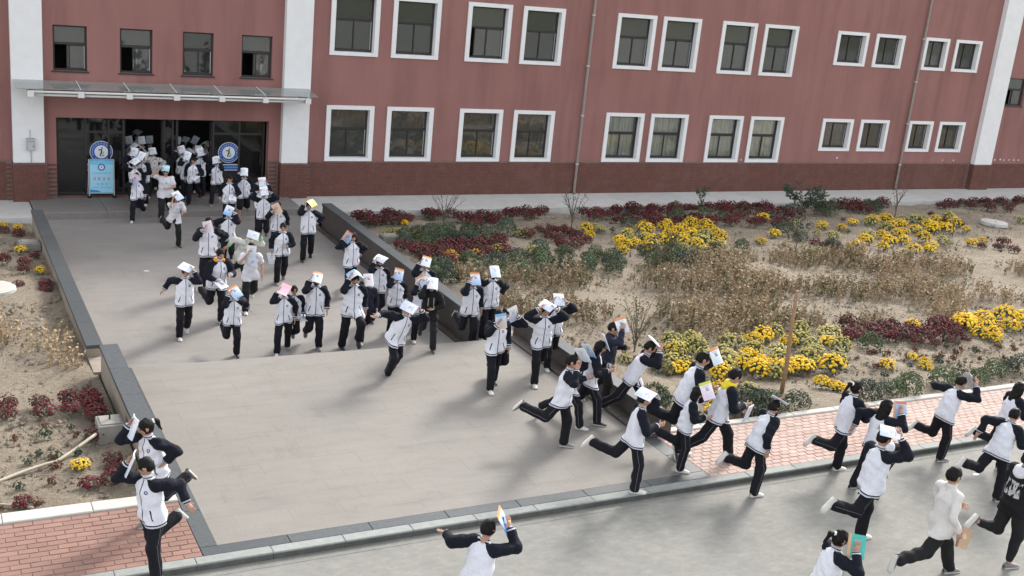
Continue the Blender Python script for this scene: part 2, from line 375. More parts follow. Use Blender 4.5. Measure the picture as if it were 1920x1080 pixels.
for (a,c,z0,z1) in holes:
    b.quad((a,0,z0),(a,.3,z0),(a,.3,z1),(a,0,z1)); b.quad((c,0,z0),(c,0,z1),(c,.3,z1),(c,.3,z0))
    b.quad((a,0,z1),(a,.3,z1),(c,.3,z1),(c,0,z1)); b.quad((a,0,z0),(c,0,z0),(c,.3,z0),(a,.3,z0))
b.box(X0,X1,.3,14,ZT-.3,ZT,0).box(X0,X1,13.7,14,-.3,ZT-.3,0).box(X0,X0+.3,.3,13.7,-.3,ZT-.3).box(X1-.3,X1,.3,13.7,-.3,ZT-.3)
b.build('wall','wall_paint',school)
# dark rooms behind the panes
b=MB(); b.box(8.7,59,1.6,1.7,-.2,8.9,0).box(-8,8.7,4.2,4.3,3.4,8.9).box(8.7,8.75,.31,1.6,-.2,8.9).box(-8,59,.31,4.2,3.25,3.35).build('rooms','hall',school)
# brick base course, every brick raised from the mortar
b=MB(); b.box(X0,.44,-.02,.0,-.2,ZB,0,'k').box(.44,DOOR[0],-.02,0,-.2,ZB-.35,0,'k'); b.box(DOOR[1],X1,-.02,0,-.2,ZB,0,'k')
b.build('mortar_face','mortar',school)
b=MB(); ph,pw=.0655,.252
for r in range(19):
    z=.13+r*ph
    if z+ph>ZB+.004: break
    x=-4.+(pw/2 if r%2 else 0)
    while x<45:
        x0,x1=x+.006,x+pw-.006; x+=pw
        if x1<=-.43 or x0>=8.44 and not(39.6<x1 and x0<41.0):
            d=.027+random.random()*.006; b.box(x0,x1,-d,-.02,z+.005,z+ph-.005,0,'k')
        elif (.46<x0 and x1<.79) or (7.18<x0 and x1<7.53):
            d=.027+random.random()*.004; b.box(x0,x1,-d,-.02,z+.005,z+ph-.005,0,'k')
b.build('bricks','brick',school,kind='stuff')
# pillars with brick plinth
for (a,c) in ((-.41,.44),(7.55,8.42),(39.72,40.84)):
    pm=MB().box(a,c,-.24,-.001,ZB-.03,ZT).build('pillar','white_trim',school)
    q=MB(); q.box(a-.015,c+.015,-.262,-.021,0,ZB-.032,0,'b'); pl=q.build('plinth','mortar',pm)
    q=MB()
    for r in range(20):
        z=.10+r*ph
        if z+ph>ZB-.03: break
        w0=a-.02; n=4 if r%2 else 3; k=0
        edges=[w0]+[w0+(.13 if r%2 else .25)+i*.25 for i in range(8)]
        edges=[e for e in edges if e<c-.05]+[c+.02]
        for e0,e1 in zip(edges,edges[1:]): q.box(e0+.004,e1-.004,-.275-random.random()*.005,-.262,z+.005,z+ph-.005,0,'k')
        for e0,e1 in ((-.27,-.14),(-.13,-.025)): q.box(a-.028,a-.015,e0,e1,z+.005,z+ph-.005,0,'r')
    q.build('plinth_bricks','brick',pm,kind='stuff')
# windows
def window(a,c,z0,z1,kind,i):
    w,h=c-a,z1-z0; rr=random.Random(i*7+int(z0*10)+(3 if kind=='small' else 0))
    if kind=='bare':
        root=link('window',None,school,(a,0,z0)); x0,x1,y0,y1=0,w,0,h; 
        MB().box(-.05,w+.05,-.03,.11,-.045,-.003).build('sill','sash',root)
    else:
        q=MB(); y=-.045; s,t,l=TR,TR*.85,TR*.75
        q.box(0,s,y,.17,0,h).box(w-s,w,y,.17,0,h).box(s,w-s,y,.17,h-t,h).box(s,w-s,y,.17,0,l)
        root=q.build('window','white_trim',school,(a,0,z0)); x0,x1,y0,y1=s,w-s,l,h-t
    f=.055; ys,ye=.172,.232
    if kind=='bare': ys,ye=.11,.17
    q=MB(); q.box(x0,x0+f,ys,ye,y0,y1).box(x1-f,x1,ys,ye,y0,y1).box(x0+f,x1-f,ys,ye,y1-f,y1).box(x0+f,x1-f,ys,ye,y0,y0+f)
    xm=(x0+x1)/2+rr.uniform(-.05,.05); ym=(y0+y1)/2
    if kind!='small':
        zt=y0+(y1-y0)*.60; q.box(x0+f,x1-f,ys-.004,ye,zt-.035,zt+.035); top=zt-.035
    else: top=y1-f
    q.build('sash_frame','sash',root)
    pm='pane_clear' if kind=='cur' else rr.choice(['pane','pane_grey','pane_grey'])
    if kind!='small': MB().box(x0+f,x1-f,ys+.026,ys+.032,zt+.035,y1-f).build('pane',pm,root)
    # two sliding leaves, the left one sometimes pushed open
    op=rr.choice([0,0,0,.3]) if kind in('big','small') else (.8 if kind=='bare' and i!=2 else 0)
    for k,(p0,p1,yy) in enumerate(((x0+f,xm+.02,ys+.034),(xm-.02,x1-f,ys+.008))):
        if k==0 and op: d=(xm-x0-f)*op; p0+=d; p1+=d; 
        g=.035; q=MB(); zb=y0+f
        q.box(p0,p0+g,yy,yy+.022,zb,top).box(p1-g,p1,yy,yy+.022,zb,top).box(p0+g,p1-g,yy,yy+.022,zb,zb+g).box(p0+g,p1-g,yy,yy+.022,top-g,top)
        q.build('sliding_frame','sash',root)
        MB().box(p0+g,p1-g,yy+.008,yy+.013,zb+g,top-g).build('pane',pm,root)
        if kind!='cur' and rr.random()<.7: MB().box(p1-g*.7,p1-g*.15,yy-.006,yy-.001,zb+.02,top-.02).build('screen_rail','alu',root)
    if kind=='cur':
        n=64; q=MB()
        pts=[(x0+.02+(x1-x0-.04)*j/n,.36+.045*math.sin(j*.95+i)+.03*math.sin(j*.41+2*i)) for j in range(n+1)]
        for (xa,ya),(xb,yb) in zip(pts,pts[1:]): q.quad((xa,ya,y0),(xb,yb,y0),(xb,yb,y1),(xa,ya,y1))
        q.build('curtain','curtain',root,smooth=True)
for w in wins: window(*w)
# entrance glass front, set back in the wall
GY=.42
ent=MB()
for x in (.86,1.66,2.33,2.76,3.98,4.24,4.36,5.50,6.33,7.12): ent.box(x-.03,x+.03,GY-.03,GY+.03,ZE,2.62)
for x0,x1 in ((.89,2.73),(5.53,7.09)):
    for z in (ZE+.05,2.14,2.585): ent.box(x0,x1,GY-.028,GY+.028,z-.035,z+.035)
for x0,x1 in ((2.79,3.95),(4.39,5.47)): ent.box(x0,x1,GY-.028,GY+.028,2.55,2.62)
ent.build('door_frame','sash',school)
for x0,x1 in ((.89,1.63),(1.69,2.30),(2.36,2.73),(5.53,6.30),(6.36,7.09)):
    for z0,z1 in ((ZE+.086,2.104),(2.176,2.549)): MB().box(x0,x1,GY-.006,GY+.006,z0,z1).build('door_pane','door_glass',school)
for z0,z1 in ((ZE,2.62),): MB().box(4.01,4.21,GY-.006,GY+.006,z0,z1).build('door_pane','door_glass',school)
for hx,sg in ((2.80,1),(3.94,-1),(4.40,1),(5.46,-1)):    # four leaves swung inwards, a little apart from square
    d=MB(); L=.56
    d.box(0,.05,-.02,.02,0,2.3).box(L-.05,L,-.02,.02,0,2.3).box(.05,L-.05,-.02,.02,0,.09).box(.05,L-.05,-.02,.02,2.22,2.3)
    lf=d.build('door_leaf','sash',school,(hx,GY+.04,ZE+.01)); lf.rotation_euler[2]=math.radians(97 if sg>0 else 83)
    MB().box(.05,L-.05,-.005,.005,.09,2.22).build('leaf_pane','door_glass',lf)
    MB().tube([(L-.09,-.05*1,.85),(L-.09,-.05,1.35)],.014,6).build('handle','alu',lf)
b=MB(); b.box(.6,7.4,.31,7.5,ZE-.3,ZE-.004).box(.5,.6,.31,7.5,ZE,3.2).box(7.4,7.5,.31,7.5,ZE,3.2).box(.5,7.5,7.5,7.6,ZE,3.2).box(.5,7.5,.31,7.5,3.05,3.2)
b.build('entrance_hall','hall',school)
# flakes of bare plaster low on the wall at the right
for i,(x,z,w,h) in enumerate([(37.9,1.47,.07,.09),(38.6,1.47,.09,.10),(31.6,1.55,.09,.13),(26.5,1.45,.06,.1),(41.3,1.5,.16,.10),(41.65,1.52,.10,.13),(41.9,1.49,.12,.06),(42.25,1.5,.1,.07),(42.6,1.49,.08,.12),(42.9,1.5,.14,.06)]):
    q=MB(); n=9; q.v=[(x+w*.42*math.cos(k*2*math.pi/n)*random.uniform(.6,1.2),-.003,z+h*.42*math.sin(k*2*math.pi/n)*random.uniform(.6,1.2)) for k in range(n)]+[(x,-.006,z)]
    q.f=[(k,(k+1)%n,n) for k in range(n)]; q.mi=[0]*n; q.build('bare_plaster','white_trim',school)
# ------------------------------------------------------------------ things fixed to the facade
for x,lab in ((18.78,'long drainpipe on the red wall between the plain and the curtained windows'),(35.22,'long drainpipe on the red wall between the small windows at the right')):
    t=thing('drainpipe',lab,'drainpipe',(x,-.10,.16),'drainpipes on the school wall')
    MB().tube([(0,-.06,0),(0,-.005,.12),(0,0,.25),(0,0,ZT-.3)],.052,10).build('pipe','pipe',t,smooth=True)
    for z in (1.1,2.9,4.7,6.5,8.3): MB().tube([(0,0,z),(0,0,z+.05)],.064,10).box(-.02,.02,.05,.099,z,z+.05).build('bracket','alu',t)
t=thing('meter_box','small grey metal box on the left white pillar','electric box',(.05,-.24,1.70))
q=MB().box(-.10,.11,-.12,-.001,0,.36); q.build('cabinet','box_grey',t)
MB().box(-.085,.095,-.135,-.121,.02,.25).box(-.09,.10,-.13,-.121,.29,.33,).build('door_plate','alu',t)
MB().box(.06,.075,-.142,-.1355,.10,.16).build('lock','dark',t)
MB().tube([(.02,-.03,-.36),(.02,-.03,-.001)],.012,6).tube([(.0,-.03,.361),(.0,-.03,.60)],.010,6).build('conduit','box_grey',t)
can=thing('glass_canopy','flat glass canopy on white steel arms over the school entrance','canopy',(4.0,-.24,3.6))
px=[-.38,1.33,2.66,4.0,5.33,6.66,8.36]
for a,c in zip(px,px[1:]):
    q=MB(); y0,y1=-1.07,-.01
    V=[(a-4+.012,y0,.03),(c-4-.012,y0,.03),(c-4-.012,y1,.13),(a-4+.012,y1,.13)]; T2=[(v[0],v[1],v[2]+.014) for v in V]
    q.v=V+T2; q.f=[(0,3,2,1),(4,5,6,7),(0,1,5,4),(1,2,6,5),(2,3,7,6),(3,0,4,7)]; q.mi=[0]*6; q.build('glass_panel','canopy_glass',can)
for i,x in enumerate([0,1.33,2.66,4.0,5.33,6.66,8.0]):
    q=MB(); q.box(x-4-.05,x-4+.05,-1.02,-.02 if i in(0,6) else .22,-.12,-.01).box(x-4-.085,x-4+.085,-1.16,-.92,-.17,-.004)
    q.build('arm','steel_white',can)
    if 0<i<6: MB().tube([(x-4,-1.07,.053),(x-4,-.02,.152)],.014,6).build('joint_bar','steel_white',can)
for dz,dy in ((-.035,-1.10),(-.13,-1.03)): MB().tube([(-4.0,dy,dz),(4.0,dy,dz)],.033,10).build('front_tube','steel_white',can,smooth=True)
# ------------------------------------------------------------------ emblems on the glass and the notice board
for n,c in (('em_blue',(.03,.10,.36)),('em_white',(.66,.68,.70)),('em_green',(.10,.42,.16)),('em_navy',(.02,.03,.10)),('bd_blue',(.16,.50,.72)),('bd_pale',(.32,.63,.80)),('bd_deep',(.03,.23,.55)),('red_ink',(.62,.08,.10)),('pink_ink',(.75,.33,.36))): MT[n]=plain(n,c,.5,.04)
def glyph(q,cx,cz,s,y,rr,mi):        # a tight cluster of pen strokes the size of one character
    for k in range(3): z=cz+s*(-.38+.36*k)+rr.uniform(-.04,.04)*s; q.box(cx-s*rr.uniform(.25,.45),cx+s*rr.uniform(.25,.45),y-.002,y,z-s*.06,z+s*.06,mi,'k')
    for k in range(2): x=cx+s*rr.uniform(-.35,.35); q.box(x-s*.06,x+s*.06,y-.0045,y-.0025,cz-s*.45,cz+s*.45*rr.random(),mi,'k')
def emblem(parent,cx,cz,y,R):
    MB().disc((cx,y,cz),R,40,'y',.006).build('emblem_rim','em_white',parent)
    MB().disc((cx,y-.007,cz),R*.95,40,'y',.004).build('emblem_ring','em_blue',parent)
    MB().disc((cx,y-.012,cz),R*.60,32,'y',.004).build('emblem_field','em_white',parent)
    rr=random.Random(4); q=MB()
    for k in range(13):
        a=math.radians(-20+220*k/12); glyph(q,cx+R*.78*math.cos(a),cz+R*.78*math.sin(a),R*.13,y-.0125,rr,0)
    for k in range(9):
        a=math.radians(230+80*k/8); q.box(cx+R*.78*math.cos(a)-R*.03,cx+R*.78*math.cos(a)+R*.03,y-.015,y-.0125,cz+R*.78*math.sin(a)-R*.035,cz+R*.78*math.sin(a)+R*.035,0,'k')
    q.build('ring_lettering','em_white',parent)
    q=MB(); q.tube([(cx-R*.26,y-.02,cz+R*.18),(cx+R*.02,y-.02,cz+R*.22),(cx+R*.02,y-.02,cz-.02*R),(cx-R*.12,y-.02,cz-R*.34)],[R*.05,R*.075,R*.07,R*.05],6).disc((cx+R*.06,y-.018,cz+R*.36),R*.07,10,'y',.004)
    q.build('runner_mark','em_navy',parent)
    q=MB(); q.tube([(cx-R*.14,y-.02,cz-R*.38),(cx+R*.12,y-.02,cz-R*.36),(cx+R*.30,y-.02,cz-R*.30)],[R*.025,R*.05,R*.02],5).tube([(cx+R*.14,y-.02,cz-R*.28),(cx+R*.18,y-.02,cz+R*.02)],[R*.05,R*.02],5); q.build('leaf_mark','em_green',parent)
for x,lab in ((2.11,'round blue and white school emblem on the left door glass, behind the board'),(6.0,'round blue and white school emblem on the right door glass')):
    t=thing('round_emblem',lab,'emblem',(x,GY-.0075,1.53)); emblem(t,0,0,0,.335)
for x,lab,w in ((6.0,'blue strip sign under the right round emblem',.36),(2.05,'blue strip sign under the left round emblem, half behind the board',.36)):
    t=thing('strip_sign',lab,'sign',(x,GY-.0075,1.05)); MB().box(-w,w,-.006,0,-.11,.11).build('strip','em_blue',t)
    MB().box(-w+.01,w-.01,-.009,-.0065,.075,.10).box(-w+.01,w-.01,-.009,-.0065,-.10,-.078).build('strip_edge','em_white',t)
    q=MB(); rr=random.Random(9)
    for k in range(11): glyph(q,-w*.8+k*w*.16,0,.05,-.0065,rr,0)
    q.build('strip_lettering','bd_pale',t)
sg=thing('notice_board','light blue standing notice board with silver frame at the left door','notice board',(2.06,-.02,ZE))
q=MB()
for x in (-.36,.36): q.tube([(x,0,.06),(x,.10,1.16)],.018,8).tube([(x,.34,.03),(x,.11,1.1)],.014,6)
q.tube([(-.36,.1,1.16),(.36,.1,1.16)],.012,6).tube([(-.36,.005,.13),(.36,.005,.13)],.012,6); q.build('stand_frame','alu',sg)
q=MB()
for x in (-.36,.36): q.box(x-.05,x+.05,-.08,.08,0,.06)
q.build('foot','dark',sg)
pn=link('panel',None,sg,(0,.008,.15)); pn.rotation_euler[0]=-math.atan2(.1,1.1)
pn2=MB().box(-.335,.335,-.012,.012,0,.985,0); pb=pn2.build('board','bd_pale',pn)
MB().box(-.33,.33,-.0165,-.0125,.86,.98).build('top_wave','bd_blue',pn); 
q=MB(); q.v=[(-.33,-.0165,.02),(.0,-.0165,.02),(-.12,-.0165,.07),(-.33,-.0165,.10)]; q.f=[(0,1,2,3)]; q.mi=[0]; q.build('bottom_wave','bd_deep',pn)
q=MB().disc((0,-.017,.78),.105,28,'y',.003); q.build('logo_ring','em_blue',pn); MB().disc((0,-.021,.78),.07,24,'y',.003).build('logo_field','em_white',pn); MB().disc((0,-.0255,.785),.02,10,'y',.002).build('logo_mark','em_navy',pn)
rr=random.Random(3)
q=MB()
for k in range(9): glyph(q,-.26+k*.065,.60,.036,-.0125,rr,0)
q.build('small_lettering','em_navy',pn)
q=MB()
for k in range(4): glyph(q,-.20+k*.135,.43,.10,-.0125,rr,0)
q.build('large_lettering','red_ink',pn)
q=MB()
for k in range(3): glyph(q,-.11+k*.12,.27,.062,-.0125,rr,0)
q.build('name_lettering','bd_deep',pn)
q=MB()
for k in range(6): glyph(q,-.27+k*.033,.165,.026,-.0125,rr,0)
for k in range(11): glyph(q,-.03+k*.030,.165,.022,-.0125,rr,0)
q.build('footer_lettering','em_navy',pn)
# ------------------------------------------------------------------ small fixtures in the beds
for lab,x,y,sx,sy,h in (('low concrete box beside the lower left wall end, with a small tap on it','x',0,0,0,0),('low concrete box against the upper left wall',0,0,0,0,0),('low concrete box by the upper right low wall',1,0,0,0,0)):
    if x=='x': X,Y,sx,sy,h=-.42,-18.3,.19,.22,.34
    elif x==0: X,Y,sx,sy,h=-.52,-6.1,.24,.2,.2
    else: X,Y,sx,sy,h=9.35,-5.5,.28,.2,.2
    z=zsoil(X,Y); t=thing('concrete_box',lab,'concrete box',(X,Y,z-.05))
    MB().bevbox(-sx,sx,-sy,sy,0,h,.01).build('box_body','box_concrete',t)
    MB().bevbox(-sx*.8,sx*.8,-sy*.8,sy*.8,h+.001,h+.02,.004).build('lid','box_concrete',t)
    if x=='x': MB().tube([(0,0,h+.021),(0,0,h+.12),(0,-.05,h+.13)],.014,6).box(-.03,.03,-.005,.005,h+.1205,h+.15).build('tap','rubber',t)
for X,Y,lab in ((-1.62,-9.8,'round concrete manhole ring in the left bed'),(34.6,-6.0,'round pale manhole cover in the far right of the bed')):
    z=zsoil(X,Y); t=thing('manhole_cover',lab,'manhole cover',(X,Y,z-.03)); MB().disc((0,0,0),.52,36,'z',.13,0,.50).build('ring','concrete',t); MB().disc((0,0,.131),.40,36,'z',.012,0,.39).build('lid','kerb_white',t)
def hose(lab,pts,r=.026):
    P=[]; 
    for i in range(len(pts)-1):
        for k in range(6):
            s=k/6; a,c=pts[i],pts[i+1]; x=a[0]+(c[0]-a[0])*s; y=a[1]+(c[1]-a[1])*s; lift=a[2]+(c[2]-a[2])*s; P.append((x,y+.03*math.sin(4*x+i),zsoil(x,y)+r*.8+lift))
    P.append((pts[-1][0],pts[-1][1],zsoil(*pts[-1][:2])+r+pts[-1][2])); q=MB().tube(P,r,8); me=q.mesh('garden_hose','hose',True)
    o=link('garden_hose',me); o['label']=lab; o['category']='hose'
hose('pale garden hose leading to the low concrete box in the left bed',[(-5,-19.9,0),(-3.2,-19.75,0),(-2.1,-19.5,0),(-1.3,-19.1,.03),(-.66,-18.55,.16)])
hose('short end of hose lying near the left path edging',[(-5,-20.0,0),(-3.4,-20.15,0),(-2.2,-20.22,0),(-1.75,-20.5,0)],.022)
hose('curved pipe end lying by the path edging behind the yellow collar runner',[(9.0,-20.3,.02),(9.3,-20.35,.05),(9.7,-20.4,.02),(10.1,-20.3,0)],.025)
X,Y=12.25,-19.6; t=thing('wooden_pole','bare wooden pole standing in the yellow front flower bed','pole',(X,Y,zsoil(X,Y)-.05))
MB().tube([(0,0,0),(.01,0,.7),(-.03,.01,1.5),(-.05,.0,2.22)],[.048,.044,.04,.036],9).build('shaft','wood',t,smooth=True)
for i,(x,y,z,lab) in enumerate([(5.9,-9.3,.001,'scrap of white paper lying on the upper plaza'),(2.1,-7.3,.001,'small white scrap on the left of the upper plaza'),(13.3,-23.6,ZR+.001,'pale scrap on the road beside the far kerb'),(13.6,-24.6,ZR+.001,'pale flattened scrap on the open road')]):
    q=MB(); n=7; q.v=[(.07*math.cos(k*.9)*random.uniform(.6,1.3),.045*math.sin(k*.9)*random.uniform(.6,1.3),.003*random.random()) for k in range(n)]+[(0,0,.008)]; q.f=[(k,(k+1)%n,n) for k in range(n)]; q.mi=[0]*n
    o=link('paper_scrap',q.mesh('paper_scrap','litter'),None,(x,y,z)); o['label']=lab; o['category']='litter'
# ------------------------------------------------------------------ skeleton poses
def vnorm(v):
    return v/(np.linalg.norm(v)+1e-9)
def rot_axis(v, ax, a):
    ax=vnorm(ax); return v*math.cos(a)+np.cross(ax,v)*math.sin(a)+ax*np.dot(ax,v)*(1-math.cos(a))
# leg poses: (hip flex, knee flex) for the right and the left leg, degrees
LEGS={
 'stand':((14,18),(-12,26)),'walk':((27,20),(-20,44)),'walk_m':((-20,44),(27,20)),
 'jog':((12,18),(6,70)),'jog_m':((6,70),(12,18)),
 'kick':((10,18),(-12,98)),'kick_m':((-12,98),(10,18)),
 'bigkick':((14,16),(-38,72)),'bigkick_m':((-38,72),(14,16)),
 'stride':((32,22),(-30,26)),'stride_m':((-30,26),(32,22)),
 'leap_m':((-38,42),(34,14)),
 'kneeup':((-8,12),(66,92)),'kneeup_m':((66,92),(-8,12)),
 'cross':((26,52),(-4,34)),'drive':((78,105),(-6,12)),'drive_m':((-6,12),(78,105)),
}
# arm poses: wrist (outward, forward, up) from the neck base in torso axes, elbow pole, hand direction
ARMS={
 'over':((.16,.15,.22),(.50,.85,-.60),(-.5,-.1,.75)),
 'over_wide':((.19,.11,.225),(1,.25,-.35),(-.6,-.1,.6)),
 'face':((.13,.27,.06),(.8,.1,-1),(-.35,0,.8)),
 'side':((.25,.12,.12),(.9,.1,-1),(-.1,.1,1)),
 'high':((.17,.20,.21),(.8,.6,-.5),(-.35,.1,.8)),
 'down':((.27,.03,-.50),(.35,-1,0),(0,.2,-1)),
 'back':((.30,-.26,-.36),(.5,-1,.1),(.1,-.4,-.8)),
 'front':((.13,.29,-.20),(.9,-.2,-1),(-.4,.8,.1)),
 'fold':((.06,.25,-.31),(1,-.2,-.6),(-.9,.3,.1)),
 'out':((.58,-.06,-.12),(0,-1,-.3),(.9,0,-.45)),
 'outback':((.42,-.22,-.33),(.2,-1,0),(.6,-.3,-.8)),
 'elbow':((.22,-.02,-.36),(1,-.6,.2),(-.3,.5,-.6)),
 'waist':((.14,.29,-.33),(1,-.3,-.5),(-.4,.8,-.1)),
}
def skeleton(h, legs, arm_r, arm_l, lean=12, side=0, twist=0, nod=8, turn=0):
    k=h/1.7; D=math.radians; J={}
    P=np.array([0.,0.,0.])
    up=np.array([math.sin(D(side)),-math.sin(D(lean))*math.cos(D(side)),math.cos(D(lean))*math.cos(D(side))])
    left0=rot_axis(np.array([1.,0,0]),np.array([0,1.,0]),D(side)); left0=vnorm(left0-up*np.dot(left0,up))
    left=rot_axis(left0,up,D(twist)); fwd=np.cross(left,up)
    J['up'],J['left'],J['fwd']=up,left,fwd
    J['pelvis']=P; J['neck']=P+up*.50*k
    hu=vnorm(up*.55+np.array([0,0,1.])*.45)
    hl=rot_axis(left,hu,D(turn)); hl=vnorm(hl-hu*np.dot(hl,hu)); hf=np.cross(hl,hu)
    hu2=rot_axis(hu,hl,D(nod)); hf=np.cross(hl,hu2)
    J['hu'],J['hl'],J['hf']=hu2,hl,hf
    J['head']=J['neck']+hu*.15*k+hf*.02*k
    for s,n,(f,kn) in ((-1,'r',LEGS[legs][0]),(1,'l',LEGS[legs][1])):
        hip=P+np.array([s*.088*k,0,-.02*k])
        def dr(a,ab=0): return vnorm(np.array([s*ab,-math.sin(D(a)),-math.cos(D(a))]))
        knee=hip+dr(f,.05)*.425*k; ank=knee+dr(f-kn,.02)*.415*k
        shin=dr(f-kn)
        flat=abs(f-kn)<24
        pl=20 if not flat else (f-kn)*-1.0*0-(f-kn)
        a=D(f-kn+ (pl if flat else -25))
        toe=np.array([0,-math.cos(a),math.sin(a)]) if flat else vnorm(np.array([0,-math.cos(D(f-kn-20)),math.sin(D(f-kn-20))]))
        sole=np.cross(np.array([1.,0,0]),toe); sole=sole if sole[2]<0 or not flat else -sole
        sole=vnorm(ank-knee) - toe*np.dot(vnorm(ank-knee),toe); sole=vnorm(sole)
        J['hip_'+n],J['knee_'+n],J['ank_'+n],J['toe_'+n],J['sole_'+n]=hip,knee,ank,toe,sole
    for s,n,an in ((-1,'r',arm_r),(1,'l',arm_l)):
        w,pole,hd=ARMS[an]
        sh=J['neck']+left*s*.178*k-up*.055*k
        tf=lambda t: left*s*t[0]+fwd*t[1]+up*t[2]
        wr=J['neck']+tf(w)*k
        L1,L2=.272*k,.250*k
        v=wr-sh; d=np.linalg.norm(v); dm=(L1+L2)*.985
        if d>dm: wr=sh+v/d*dm; v=wr-sh; d=dm
        pv=tf(pole); pv=vnorm(pv-v*np.dot(pv,v)/(d*d))
        c=(L1*L1-L2*L2+d*d)/(2*d); e=sh+v/d*c+pv*math.sqrt(max(L1*L1-c*c,1e-6))
        J['sh_'+n],J['el_'+n],J['wr_'+n],J['hd_'+n]=sh,e,wr,vnorm(tf(hd))
    lo=min((J['ank_'+n]+J['sole_'+n]*.085*k)[2] for n in 'rl')
    off=np.array([0,0,-lo])
    for q in list(J):
        if q in('pelvis','neck','head') or q[:3] in('hip','kne','ank') or q[:2] in('sh','el','wr'): J[q]=J[q]+off
    J['k']=k
    return J
